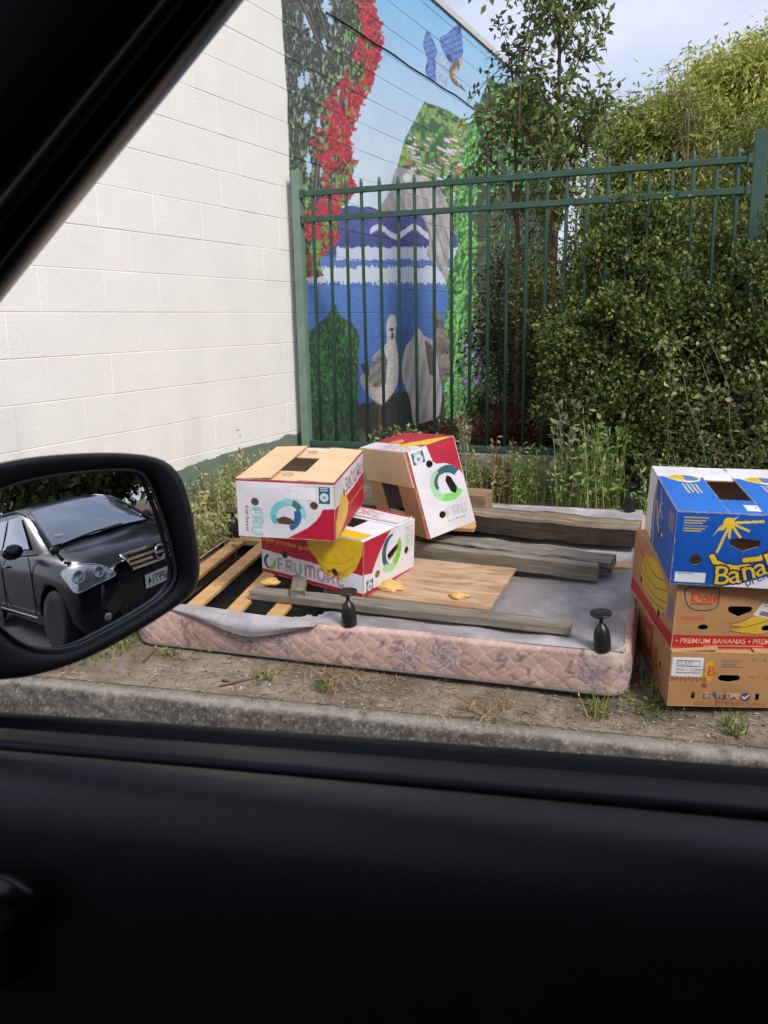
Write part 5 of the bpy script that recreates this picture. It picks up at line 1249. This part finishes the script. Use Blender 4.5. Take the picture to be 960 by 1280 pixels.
        for b in (.85, 3.48):
            w = empty('wheel', (-b, s * .775, .335)); w.parent = root
            bm = bmesh.new(); lathe(bm, [(.21, -.105), (.30, -.11), (.328, -.08), (.335, -.03), (.335, .03), (.328, .08), (.30, .11), (.21, .105)], 32, axis='Y'); bm_obj('tyre', bm, M['tyre'], w, True)
            bm = bmesh.new(); lathe(bm, [(.04, s * .085), (.06, s * .09), (.07, s * .04), (.20, s * .05), (.215, s * .10), (.225, s * .10), (.225, -s * .08)], 30, axis='Y')
            for k in range(5):
                a_ = 2 * math.pi * k / 5; bm_box(bm, (.17, .03, .05), (.13 * math.cos(a_), s * .085, .13 * math.sin(a_)), Matrix.Rotation(-a_, 3, 'Y'), bevel=.008)
            bm_obj('rim', bm, M['chrome'], w, True)
    # small fender mirror on the near wing
    bm = bmesh.new(); tube(bm, [(-.62, .80, .95), (-.66, .84, 1.03)], [.02, .015], 8); bm_box(bm, (.06, .09, .07), (-.67, .85, 1.06), bevel=.02); bm_obj('fender_mirror', bm, M['plastic'], root, True)
    # grille of chrome bars with round badge
    def bar(hw, z, t, x0=-.0, d=.02):
        V = []; k = 25
        for y in np.linspace(-hw, hw, k):
            x = skin((0, y, z), (1, 0, 0), .016)[0] + x0
            for dz, dx in ((-t, -d), (-t, 0), (t, 0), (t, -d)): V.append((x + dx, y, z + dz))
        F = [(i * 4 + j, i * 4 + (j + 1) % 4, (i + 1) * 4 + (j + 1) % 4, (i + 1) * 4 + j) for i in range(k - 1) for j in range(4)]
        return V, F
    gr = empty('grille', (0, 0, 0)); gr.parent = root; gx = float(skin((0, 0, .825), (1, 0, 0), 0)[0])
    for hw, z in ((.43, .90), (.405, .85), (.375, .80), (.335, .75)):
        V, F = bar(hw, z, .013); pyd('grille_bar', V, F, M['chrome'], gr)
    V, F = bar(.36, .825, .062, -.014, .03); pyd('grille_back', V, F, M['rubber'], gr)
    for s in (-1, 1):
        bm = bmesh.new(); tube(bm, [skin((0, s * .425, .90), (1, 0, 0), .016), skin((0, s * .39, .83), (1, 0, 0), .016), skin((0, s * .335, .75), (1, 0, 0), .016)], .012, 6); bm_obj('grille_bar', bm, M['chrome'], gr, True)
    bm = bmesh.new()
    tube(bm, [(gx + .03, .066 * math.cos(t), .825 + .062 * math.sin(t)) for t in np.linspace(0, 2 * math.pi, 33)], .0095, 8, False); bm_box(bm, (.02, .15, .024), (gx + .032, 0, .825), bevel=.004)
    bm_obj('badge', bm, M['chrome'], gr, True)
    bm = bmesh.new(); lathe(bm, [(.072, 0), (.074, .012), (.0, .014)], 24); o = bm_obj('badge_back', bm, M['rubber'], gr); o.location = (gx + .012, 0, .825); o.rotation_euler = (0, math.radians(90), 0)
    # number plate
    pl = empty('number_plate', (float(skin((0, 0, .585), (1, 0, 0), .015)[0]), 0, .585)); pl.parent = root
    bm = bmesh.new(); bm_box(bm, (.012, .37, .13), (0, 0, 0), bevel=.004); bm_obj('plate', bm, M['plate'], pl)
    T = text_tris('NPP714', .012); x0 = (T[..., 0].max() + T[..., 0].min()) / 2; Vt, Ft = [], []
    for t in T:
        Ft.append((len(Vt), len(Vt) + 1, len(Vt) + 2))
        for p in t: Vt.append((.0075, (p[0] - x0) * .103 * .9, (p[1] - .35) * .118))
    pyd('lettering', Vt, Ft, M['ink'], pl)
    # bumper intake, fog lamps, wiper
    V, F = bar(.50, .36, .055, -.012, .03); pyd('air_intake', V, F, M['rubber'], root)
    for s in (-1, 1):
        bm = bmesh.new(); lathe(bm, [(.034, 0), (.038, .008), (.02, .010)], 18); o = bm_obj('fog_lamp', bm, M['lamp'], root, True); o.location = tuple(skin((-.1, s * .64, .40), (1, s * .35, 0), -.005)); o.rotation_euler = (0, math.radians(90), math.radians(20 * s))
    bm = bmesh.new(); tube(bm, [(-1.0, .62, 1.085), (-1.0, .2, 1.12), (-1.05, -.25, 1.12)], .010, 6); tube(bm, [(-1.0, -.62, 1.085), (-.99, -.3, 1.105), (-.96, .05, 1.115)], .008, 6); bm_obj('wiper', bm, M['rubber'], root, True)
    pyd('windscreen_sticker', [(-1.17, .60, 1.165), (-1.16, .50, 1.165), (-1.185, .50, 1.19), (-1.195, .60, 1.19)], [(0, 1, 2, 3)], M['plate'], root)
build_suv()
# ------------------------------------------------------------------ vegetation
def leaves(name, pos, dirs, L, W, col, matl, parent=None, off=None, fold=0.25, kind=None, label=None, cat=None):
    """one folded four-sided leaf per position"""
    n = len(pos); pos = np.asarray(pos, float); d = np.asarray(dirs, float); d = d / (np.linalg.norm(d, axis=1)[:, None] + 1e-9)
    r = rng.normal(0, 1, (n, 3)); s = np.cross(d, r); s /= np.linalg.norm(s, axis=1)[:, None] + 1e-9; nn = np.cross(d, s)
    L = np.broadcast_to(L, (n,))[:, None]; W = np.broadcast_to(W, (n,))[:, None]
    v0 = pos; v1 = pos + d * L * .45 + s * W * .5 + nn * W * fold; v2 = pos + d * L; v3 = pos + d * L * .45 - s * W * .5 + nn * W * fold
    co = np.stack([v0, v1, v2, v3], 1).reshape(-1, 3)
    if off is not None: co = co - np.asarray(off)
    q = np.arange(4 * n).reshape(n, 4); c = np.repeat(np.asarray(col), 4, axis=0)
    me = big_mesh(name, co, q, c)
    return link_mesh(name, me, matl, parent, kind=kind, label=label, cat=cat)
def vary(n, base, amt=0.25, alt=None, frac=0.2, seed=None):
    c = np.tile(np.array(base, float), (n, 1)) * (1 + rng.uniform(-amt, amt, (n, 1)))
    if alt is not None:
        m = rng.random(n) < frac; c[m] = np.array(alt) * (1 + rng.uniform(-amt, amt, (m.sum(), 1)))
    return np.clip(c, 0, 1)
def rand_dir(n): d = rng.normal(0, 1, (n, 3)); return d / np.linalg.norm(d, axis=1)[:, None]
def shrub(name, centre, rad, nclump, nleaf, L, W, base, alt, label, cat='shrub', group=None, clump=0.16, frac=.3, ground=None, shell=0.55, stems=9, power=2.5):
    """bushy plant: leaf clumps fill the volume, denser to the outside, on branching stems"""
    c = np.array(centre, float); rad = np.array(rad, float); gz0 = ground if ground is not None else c[2] - rad[2]
    root = empty(name, (c[0], c[1], gz0), label=label, cat=cat, group=group); off = np.array(root.location)
    d = rand_dir(nclump); rr = (shell + (1 - shell) * rng.random(nclump)) ** 1.0
    lump = 0.80 + 0.42 * fbm(d[:, 0] * 3 + 7 + c[0], d[:, 1] * 3 + d[:, 2] * 4 + 3, 3)
    cc = c + d * rad * (rr * lump)[:, None]
    cc = cc[cc[:, 2] > gz0 + .05]; k = len(cc)
    idx = rng.integers(0, k, nleaf); out = (cc[idx] - c) / rad; out /= np.linalg.norm(out, axis=1)[:, None] + 1e-9
    cs = (clump * rng.uniform(.6, 1.3, k))[idx]
    pos = cc[idx] + rand_dir(nleaf) * (cs * rng.random(nleaf) ** .5)[:, None]
    dirs = rand_dir(nleaf) + out * .7 + np.array([0, 0, .25])
    tone = (0.8 + .4 * rng.random(k))[idx][:, None]
    col = vary(nleaf, base, .25, alt, frac) * tone
    leaves('foliage', pos, dirs, L * rng.uniform(.7, 1.2, nleaf), W * rng.uniform(.7, 1.2, nleaf), col, M['leaf'], root, off)
    bm = bmesh.new()
    for s in range(stems):
        t = cc[rng.integers(0, k)] - off; b = np.array([rng.normal(0, rad[0] * .25), rng.normal(0, rad[1] * .2), 0]); mid = b * .5 + t * .5 + np.array([0, 0, .12 * rad[2]])
        tube(bm, [b, mid * .6 + b * .4, mid, t], [.016, .013, .009, .004], 5, False)
    for s in range(min(k, 160)):
        t = cc[s] - off; b = t * .62 + np.array([0, 0, .10]); tube(bm, [b, (b + t) / 2 + rng.normal(0, .02, 3), t], [.004, .003, .0015], 4, False)
    bm_obj('stems', bm, M['twig'], root, True, kind='stuff')
    return root
DKG, OLV = lin(62, 76, 36), lin(112, 118, 58)
HG = 'hedge shrubs behind the fence'
H1, H2 = lin(80, 96, 46), lin(148, 156, 86)
shrub('hedge_shrub', (-.36, 5.08, 1.02), (.46, .40, .88), 210, 46000, .030, .021, H1, H2, 'dense dark hedge shrub pushing through the middle of the fence', group=HG, clump=.125, ground=.36, shell=.62)
shrub('hedge_shrub', (.42, 5.03, 1.00), (.52, .40, .88), 230, 48000, .030, .021, H1, H2, 'dense dark hedge shrub around the right fence post', group=HG, clump=.125, ground=.36, shell=.62)
shrub('hedge_shrub', (-.05, 5.75, 1.40), (1.05, .45, .66), 230, 34000, .032, .022, lin(80, 94, 44), lin(136, 144, 76), 'dark hedge shrub rising behind the other hedge shrubs', group=HG, clump=.16, ground=.4)
shrub('hedge_shrub', (-.95, 6.0, .95), (.42, .4, .70), 120, 10000, .028, .017, lin(60, 68, 34), lin(92, 84, 50), 'thin shaded shrub beside the slender tree trunk', group=HG, clump=.15, ground=.4, shell=.3)
shrub('hedge_shrub', (1.5, 5.35, 1.0), (.8, .5, .95), 200, 22000, .032, .022, H1, H2, 'hedge shrub at the right end of the fence', group=HG, clump=.15, ground=.4)
shrub('hedge_shrub', (-.70, 7.6, 1.35), (.62, .5, 1.0), 150, 15000, .034, .022, lin(84, 98, 46), lin(136, 144, 76), 'olive shrub filling the gap behind the slender tree trunk', group=HG, clump=.18, ground=.4)
shrub('hedge_shrub', (-1.36, 6.45, 1.15), (.30, .38, .85), 130, 9500, .030, .018, lin(64, 74, 38), lin(104, 104, 60), 'dark loose shrub in front of the right end of the mural', group=HG, clump=.15, ground=.4, shell=.25)
shrub('dead_fern', (-1.28, 5.62, .52), (.38, .3, .26), 60, 1500, .10, .008, lin(88, 52, 34), lin(120, 84, 54), 'brown dead fern under the trees behind the fence', cat='fern', clump=.14, ground=.4, shell=.1, stems=4)
shrub('dead_fern', (-.72, 5.50, .55), (.34, .25, .25), 60, 1400, .10, .008, lin(78, 44, 34), lin(110, 74, 52), 'reddish dead fern at the foot of the hedge', cat='fern', clump=.14, ground=.4, shell=.1, stems=4)

def tree(name, base, height, trunk_r, limbs, nleaf, L, W, col, alt, label, crown=(0.5, 0.5), crown_z=(0.35, 1.0), droop=-.2, lean=(0, 0), group=None, sprays=140, spray_len=.35, frac=.3, bark='bark', top_r=.25, leaf_sp=.05):
    root = empty(name, base, label=label, cat='tree', group=group); bm = bmesh.new()
    def axis(t): return np.array([lean[0] * t + .04 * height * .25 * math.sin(3 * t), lean[1] * t + .03 * height * .2 * math.sin(4 * t + 1), height * t])
    ts = np.linspace(0, .97, 14); tube(bm, [axis(t) for t in ts], [trunk_r * (1 - .85 * t) for t in ts], 9, True)
    tips = []
    for k in range(limbs):
        t0 = rng.uniform(crown_z[0] * .8, .9); b = axis(t0); a = rng.uniform(0, 2 * math.pi); rel = (t0 - crown_z[0]) / (crown_z[1] - crown_z[0])
        w = crown[0] * (1 - .55 * max(rel, 0)); up = rng.uniform(.25, .6) * height * (1 - t0 * .6) * .5
        e = b + np.array([math.cos(a) * w * rng.uniform(.5, 1), math.sin(a) * w * crown[1] / crown[0] * rng.uniform(.5, 1), up]); m = (b + e) / 2 + np.array([0, 0, .04 * height]) + rng.normal(0, .03 * crown[0], 3)
        r0 = trunk_r * (1 - .8 * t0) * .55; tube(bm, [b, m, e], [r0, r0 * .6, r0 * .2], 6, False)
        for s in np.linspace(.35, 1, 5): tips.append((1 - s) ** 2 * b + 2 * s * (1 - s) * m + s * s * e)
    for t in np.linspace(crown_z[0] + .1, .98, 12): tips.append(axis(t))
    tips = np.array(tips); P, D = [], []; per = max(3, nleaf // sprays)
    for k in range(sprays):
        b = tips[rng.integers(0, len(tips))]; d = rand_dir(1)[0] * np.array([1, 1, .6]) + np.array([0, 0, .25]); d /= np.linalg.norm(d); ln = spray_len * rng.uniform(.5, 1.2)
        pts = [b + d * ln * s + np.array([0, 0, droop * ln * s * s]) for s in np.linspace(0, 1, 5)]
        tube(bm, pts, [.006 * height / 4, .005 * height / 4, .004 * height / 4, .003 * height / 4, .0015], 4, False)
        s = rng.random(per); pp = b + d * (ln * s)[:, None] + np.array([0, 0, 1.]) * (droop * ln * s * s)[:, None]
        P.append(pp + rng.normal(0, leaf_sp, (per, 3))); D.append(rand_dir(per) * .8 + d * .5 + np.array([0, 0, droop * 1.5]))
    P = np.concatenate(P); D = np.concatenate(D); n = len(P)
    leaves('crown', P, D, L * rng.uniform(.7, 1.2, n), W * rng.uniform(.7, 1.2, n), vary(n, col, .3, alt, frac), M['leaf'], root)
    bm_obj('trunk', bm, M[bark], root, True); return root
# slender dark-leaved tree, its trunk just behind the fence
tree('slender_tree', (-.985, 5.82, .42), 3.3, .032, 18, 3600, .062, .030, lin(98, 116, 62), lin(146, 160, 94), 'slender tree with dark drooping leaves behind the fence', crown=(.42, .38), crown_z=(.46, 1.0), droop=-.35, sprays=190, spray_len=.34, lean=(0.03, 0), leaf_sp=.035)
tree('slender_tree', (-1.20, 5.95, .42), 2.75, .028, 10, 1000, .056, .027, lin(88, 104, 56), lin(130, 144, 82), 'thin leaning young tree beside the slender tree', crown=(.34, .3), crown_z=(.5, 1.0), droop=-.35, sprays=60, spray_len=.3, lean=(-.10, .1), leaf_sp=.035)
# far feathery trees
FT = 'yellow-green trees beyond the hedge'
YG, YG2 = lin(168, 174, 82), lin(206, 204, 120)
tree('feathery_tree', (.42, 11.6, .4), 4.0, .10, 34, 80000, .10, .030, YG, YG2, 'largest feathery yellow-green tree beyond the hedge', crown=(1.25, 1.1), crown_z=(.25, 1.0), droop=-.5, sprays=1500, spray_len=.70, group=FT, leaf_sp=.10)
tree('feathery_tree', (-.62, 11.0, .4), 3.25, .08, 26, 52000, .09, .028, lin(146, 154, 74), lin(178, 182, 100), 'low feathery olive tree beyond the slender tree', crown=(.95, .9), crown_z=(.2, 1.0), droop=-.4, sprays=900, spray_len=.6, group=FT, leaf_sp=.10)
tree('feathery_tree', (1.9, 12.4, .4), 4.4, .10, 26, 42000, .10, .030, YG, YG2, 'feathery yellow-green tree at the right edge of the view', crown=(1.3, 1.1), crown_z=(.2, 1.0), droop=-.5, sprays=900, spray_len=.75, group=FT, leaf_sp=.11)
tree('feathery_tree', (.5, 9.2, .4), 2.5, .07, 22, 40000, .08, .026, lin(116, 126, 60), lin(150, 154, 80), 'dark olive shrubby tree between hedge and far trees', crown=(1.1, .8), crown_z=(.15, 1.0), droop=-.3, sprays=800, spray_len=.55, group=FT, leaf_sp=.10)
tree('bare_tree', (-.28, 10.2, .4), 3.5, .04, 14, 500, .05, .02, lin(110, 104, 70), lin(140, 130, 90), 'nearly bare twiggy sapling against the sky', crown=(.45, .4), crown_z=(.4, 1.0), droop=.05, sprays=90, spray_len=.4, leaf_sp=.04, bark='twig')
# trees and house seen only in the wing mirror, along the street behind
BT2 = 'dark street trees behind the parked car'
for k, (x, y, h, c) in enumerate(((15, 2.5, 6.5, 2.4), (17, 6.2, 7.5, 2.8), (12, 7.5, 6, 2.2), (19, 10, 8, 3.0), (21, -1.2, 5, 1.8))):
    tree('street_tree', (x, y, -.1), h, .16, 26, 16000, .34, .17, lin(66, 76, 40), lin(104, 110, 56),
         ['dark street tree directly behind the reflected car', 'tall street tree behind the reflected car', 'street tree nearest the reflected verge', 'tallest street tree at the far edge of the reflection', 'small street tree by the grey house'][k],
         crown=(c, c), crown_z=(.1, 1.0), droop=-.2, sprays=600, spray_len=1.0, group=BT2, leaf_sp=.25)
def house():
    root = empty('grey_house', (26, -5.5, -.16), label='pale grey house with iron roof far behind the reflected car', cat='house')
    bm = bmesh.new(); bm_box(bm, (7, 7, 3.0), (0, 0, 1.5), bevel=.02); bm_obj('wall', bm, M['house_wall'], root)
    pyd('roof', [(-4, -4, 3.0), (4, -4, 3.0), (4, 4, 3.0), (-4, 4, 3.0), (-4, 0, 5.2), (4, 0, 5.2)], [(0, 1, 5, 4), (3, 4, 5, 2), (0, 4, 3), (1, 2, 5), (0, 3, 2, 1)], M['house_roof'], root)
    for y in (-1.8, 1.6):
        bm = bmesh.new(); bm_box(bm, (.08, 1.4, 1.2), (-3.52, y, 1.7), bevel=.01); w = bm_obj('window', bm, M['car_glass'], root)
house()
# wild plants and weeds
def blades(name, base, n, h, spread, col, alt, label, cat='weed', group=None, w=.004, bend=.35, seeds=0, frac=.3, leafy=0, base_r=.05):
    root = empty(name, base, label=label, cat=cat, group=group); co, q, cc = [], [], []; k = 0
    for i in range(n):
        a = rng.uniform(0, 2 * math.pi); b = np.array([rng.normal(0, base_r), rng.normal(0, base_r), -.01]); hh = h * rng.uniform(.45, 1.1); d = np.array([math.cos(a), math.sin(a), 0]) * spread * rng.uniform(.2, 1); s = np.array([-math.sin(a), math.cos(a), 0]) * w * rng.uniform(.6, 1.3)
        c = np.array(alt if rng.random() < frac else col) * rng.uniform(.7, 1.25); m = 5
        for t in np.linspace(0, 1, m):
            p = b + d * t ** (1 + bend) + np.array([0, 0, hh * (t - .22 * bend * t * t)]); ww = (1 - t) ** .7 + .05; co += [p - s * ww, p + s * ww]; cc += [c, c]
        q += [(k + 2 * j, k + 2 * j + 1, k + 2 * j + 3, k + 2 * j + 2) for j in range(m - 1)]; k += 2 * m
        if leafy:
            for j in range(leafy):
                t = rng.uniform(.2, 1); p = b + d * t ** (1 + bend) + np.array([0, 0, hh * (t - .22 * bend * t * t)]); dd = rand_dir(1)[0] * .6 + np.array([0, 0, .3]); dd /= np.linalg.norm(dd); ll = rng.uniform(.02, .05) * (h / .5) ** .5; ss = np.cross(dd, rand_dir(1)[0]); ss /= np.linalg.norm(ss) + 1e-9
                co += [p, p + dd * ll * .5 + ss * ll * .2, p + dd * ll, p + dd * ll * .5 - ss * ll * .2]; c2 = c * rng.uniform(.8, 1.2); cc += [c2] * 4; q.append((k, k + 1, k + 2, k + 3)); k += 4
    link_mesh('blades', big_mesh('blades', np.array(co), np.array(q), np.clip(np.array(cc), 0, 1)), M['grass'], root, kind='stuff'); return root
WG = 'tall weeds along the foot of the fence'; SG = 'small weeds growing on the verge'
def gpt(px, py): 
    p = on_plane(px, py, (0, -.13, 1), -.13 * 2.45); return np.array([p[0], p[1], float(gz(p[0], p[1]))])
GR, DRY, STR = lin(120, 144, 74), lin(166, 168, 116), lin(176, 162, 118)
tall = [(-1.62, 4.72, .48, 'tall weed behind the tipped fruit carton'), (-1.22, 4.80, .30, 'weed clump at the fence left of the dry dock'), (-.92, 4.76, .34, 'grey-green weed clump at the fence behind the timber'), (-.50, 4.60, .60, 'tallest leafy grass clump in front of the concrete edging'), (-.10, 4.58, .40, 'grass clump behind the back bed leg')]
for i, (x, y, h, lb) in enumerate(tall):
    blades('tall_weed', (x, y, float(gz(x, y))), 120, h, .13, GR, DRY, lb, group=WG, leafy=9, base_r=.085, frac=.35, w=.0035)
blades('dry_dock', (-1.03, 4.72, .30), 40, .40, .10, lin(136, 116, 82), lin(150, 128, 94), 'brown dry dock stalks at the foot of the fence', leafy=14, base_r=.05)
blades('flower_spike', (-1.30, 4.88, .58), 10, .30, .05, lin(150, 148, 118), DRY, 'pale seed stalk rising behind the tipped carton', leafy=16, base_r=.02)
blades('flower_spike', (-.66, 4.70, .34), 14, .70, .06, lin(158, 158, 126), GR, 'pale flowering stalk in front of the fence', leafy=16, base_r=.03)
wl = [(-2.50, 3.72, .36, 'olive weed clump against the green wall base nearest the mirror'), (-2.36, 3.95, .44, 'tall pale weed clump beside the wall and cartons'), (-2.44, 4.30, .40, 'weed clump at the wall behind the upper carton'), (-2.30, 3.62, .30, 'short weed clump left of the bed leg'), (-2.52, 3.35, .30, 'weed clump by the wall beside the wing mirror')]
for x, y, h, lb in wl:
    blades('wall_weed', (x, y, float(gz(x, y))), 150, h, .14, lin(152, 154, 98), lin(184, 178, 130), lb, group='weeds at the foot of the white wall', leafy=12, base_r=.09, w=.0030, frac=.45)
blades('seed_stalk', (-2.36, 3.98, .22), 9, .62, .10, lin(176, 166, 128), DRY, 'thin pale seed stalks in front of the white wall', leafy=12, base_r=.03, w=.002, bend=.6)
# bramble with pale leaves hanging out of the hedge at the right
def bramble():
    root = empty('bramble', (.40, 4.72, .32), label='pale-leaved bramble arching out in front of the hedge above the carton stack', cat='bramble'); off = np.array(root.location); bm = bmesh.new(); P, D = [], []
    for k in range(34):
        a = rng.uniform(2.4, 5.2) if k % 3 else rng.uniform(0, 6.28); h = rng.uniform(.35, 1.0); r = rng.uniform(.2, .75); b = rng.normal(0, .12, 3) * np.array([2, .6, 0]); pts = []
        for t in np.linspace(0, 1, 9): pts.append(b + np.array([math.cos(a) * r * t, math.sin(a) * r * t * .38, h * math.sin(t * 2.2)]) + rng.normal(0, .012, 3))
        tube(bm, pts, [.004 * (1 - .7 * t) for t in np.linspace(0, 1, 9)], 5, False)
        for t in range(2, 9):
            for s in range(5): P.append(pts[t] + rng.normal(0, .03, 3)); D.append(rand_dir(1)[0] + np.array([0, -.3, .1]))
    P = np.array(P) + off; n = len(P); leaves('leaves', P, np.array(D), rng.uniform(.022, .05, n), rng.uniform(.018, .036, n), vary(n, lin(122, 130, 84), .3, lin(178, 178, 120), .25), M['leaf'], root, off); bm_obj('canes', bm, M['twig'], root, True)
bramble()
shrub('low_shrub', (.35, 4.68, .52), (.62, .22, .30), 130, 9000, .026, .016, lin(88, 100, 54), lin(128, 134, 84), 'low grey-green shrub behind the carton stack', clump=.10, ground=.28)
shrub('low_shrub', (1.2, 4.7, .55), (.5, .24, .34), 90, 5000, .026, .016, lin(88, 100, 54), lin(128, 134, 84), 'low green shrub right of the carton stack', clump=.10, ground=.28)
small = [(213, 818, 'bright tuft on the verge below the wing mirror corner'), (330, 845, 'small green tuft on the verge in front of the dry patch'), (405, 853, 'spiky green tuft on the verge below the middle bed leg'), (270, 812, 'small tuft against the left front of the bed base'), (390, 822, 'dark tuft against the middle of the bed base'), (746, 885, 'upright green sprig at the right front corner of the bed base'), (917, 905, 'small leafy weed in front of the carton stack'), (160, 800, 'yellowish weed clump at the left end of the bed base'), (120, 815, 'flat weed clump under the wing mirror'), (800, 850, 'scrubby weed between the bed base and the carton stack'), (812, 875, 'low weed beside the bottom carton')]
for i, (px, py, lb) in enumerate(small):
    p = gpt(px, py); blades('verge_weed', p, 34 if i < 7 else 90, .06 if i not in (5, 6) else .09, .075, lin(104, 122, 56), lin(168, 162, 84), lb, group=SG, leafy=3, base_r=.02 if i < 7 else .05, w=.0028, frac=.3)
for i, (px, py, lb) in enumerate(((430, 830, 'dry straw tuft in front of the middle of the bed base'), (610, 868, 'dry straw tuft in front of the right part of the bed base'))):
    blades('straw_tuft', gpt(px, py), 260, .04, .12, lin(164, 136, 94), lin(190, 168, 124), lb, group='dry straw tufts on the verge', base_r=.10, w=.0018)
# loose litter: straw, grit and leaf crumbs on verge and kerb; leaf litter behind the fence
def litter():
    n = 9000; s = rng.uniform(-1.9, 1.6, n); d = np.abs(rng.normal(.30, .26, n)) + .02
    x = K0[0] + s * KD[0] + d * KN[0]; y = K0[1] + s * KD[1] + d * KN[1]; z = gz(x, y) + .004
    a = rng.uniform(0, 6.28, n); dr = np.stack([np.cos(a), np.sin(a), rng.normal(0, .12, n)], 1); ln = rng.uniform(.006, .035, n) * np.where(rng.random(n) < .2, 2.0, 1)
    base = np.array([lin(176, 156, 120), lin(120, 96, 70), lin(74, 60, 48), lin(190, 176, 150)])[rng.integers(0, 4, n)]
    leaves('straw_litter', np.stack([x, y, z], 1), dr, ln, rng.uniform(.0015, .004, n), base, M['litter'], kind='stuff', label='dry straw and leaf crumbs scattered over the verge', cat='litter', fold=.05)
    n = 2600; s = rng.uniform(-1.9, 1.6, n); d = rng.uniform(.05, .9, n); x = K0[0] + s * KD[0] + d * KN[0]; y = K0[1] + s * KD[1] + d * KN[1]; r = rng.uniform(.0015, .006, n); r[:60] *= 1.8
    oct_ = np.array([(1, 0, 0), (0, 1, 0), (-1, 0, 0), (0, -1, 0), (0, 0, .8), (0, 0, -.8)]); tri = np.array([(0, 1, 4), (1, 2, 4), (2, 3, 4), (3, 0, 4), (1, 0, 5), (2, 1, 5), (3, 2, 5), (0, 3, 5)])
    co = np.stack([x, y, gz(x, y) + r * .4], 1)[:, None] + oct_[None] * r[:, None, None] * rng.uniform(.6, 1.4, (n, 6, 1)); q = (tri[None] + 6 * np.arange(n)[:, None, None]).reshape(-1, 3)
    c = np.repeat(np.array([lin(150, 144, 136), lin(112, 104, 96), lin(178, 172, 164), lin(92, 82, 72)])[rng.integers(0, 4, n)], 6, axis=0)
    link_mesh('gravel', big_mesh('gravel', co.reshape(-1, 3), q, c, 3), M['litter'], kind='stuff', label='small stones and grit on the verge', cat='gravel')
    n = 5000; x = rng.uniform(-2.3, 1.5, n); y = rng.uniform(5.1, 7.5, n); a = rng.uniform(0, 6.28, n); dr = np.stack([np.cos(a), np.sin(a), rng.normal(0, .4, n)], 1)
    leaves('leaf_litter', np.stack([x, y, np.full(n, .42) + rng.uniform(0, .05, n)], 1), dr, rng.uniform(.03, .08, n), rng.uniform(.015, .035, n), np.array([lin(120, 84, 60), lin(88, 60, 46), lin(140, 110, 84), lin(70, 50, 40)])[rng.integers(0, 4, n)], M['litter'], kind='stuff', label='brown leaf litter on the ground behind the fence', cat='leaf litter')
    for i, (px, py, px2, py2, lb) in enumerate(((275, 856, 322, 845, 'broken dark stick on the verge in front of the bed base'), (180, 826, 196, 812, 'thin dark stick on the verge near the mirror'), (278, 848, 290, 852, 'short dark stick end beside the broken stick'))):
        bm = bmesh.new(); p, q = gpt(px, py), gpt(px2, py2); p[2] += .008; q[2] += .008; tube(bm, [p, (p + q) / 2 + np.array([0, .006, .002]), q], [.006, .005, .003], 6); bm_obj('stick', bm, M['bark'], None, True, label=lb, cat='stick', group='sticks on the verge')
litter()
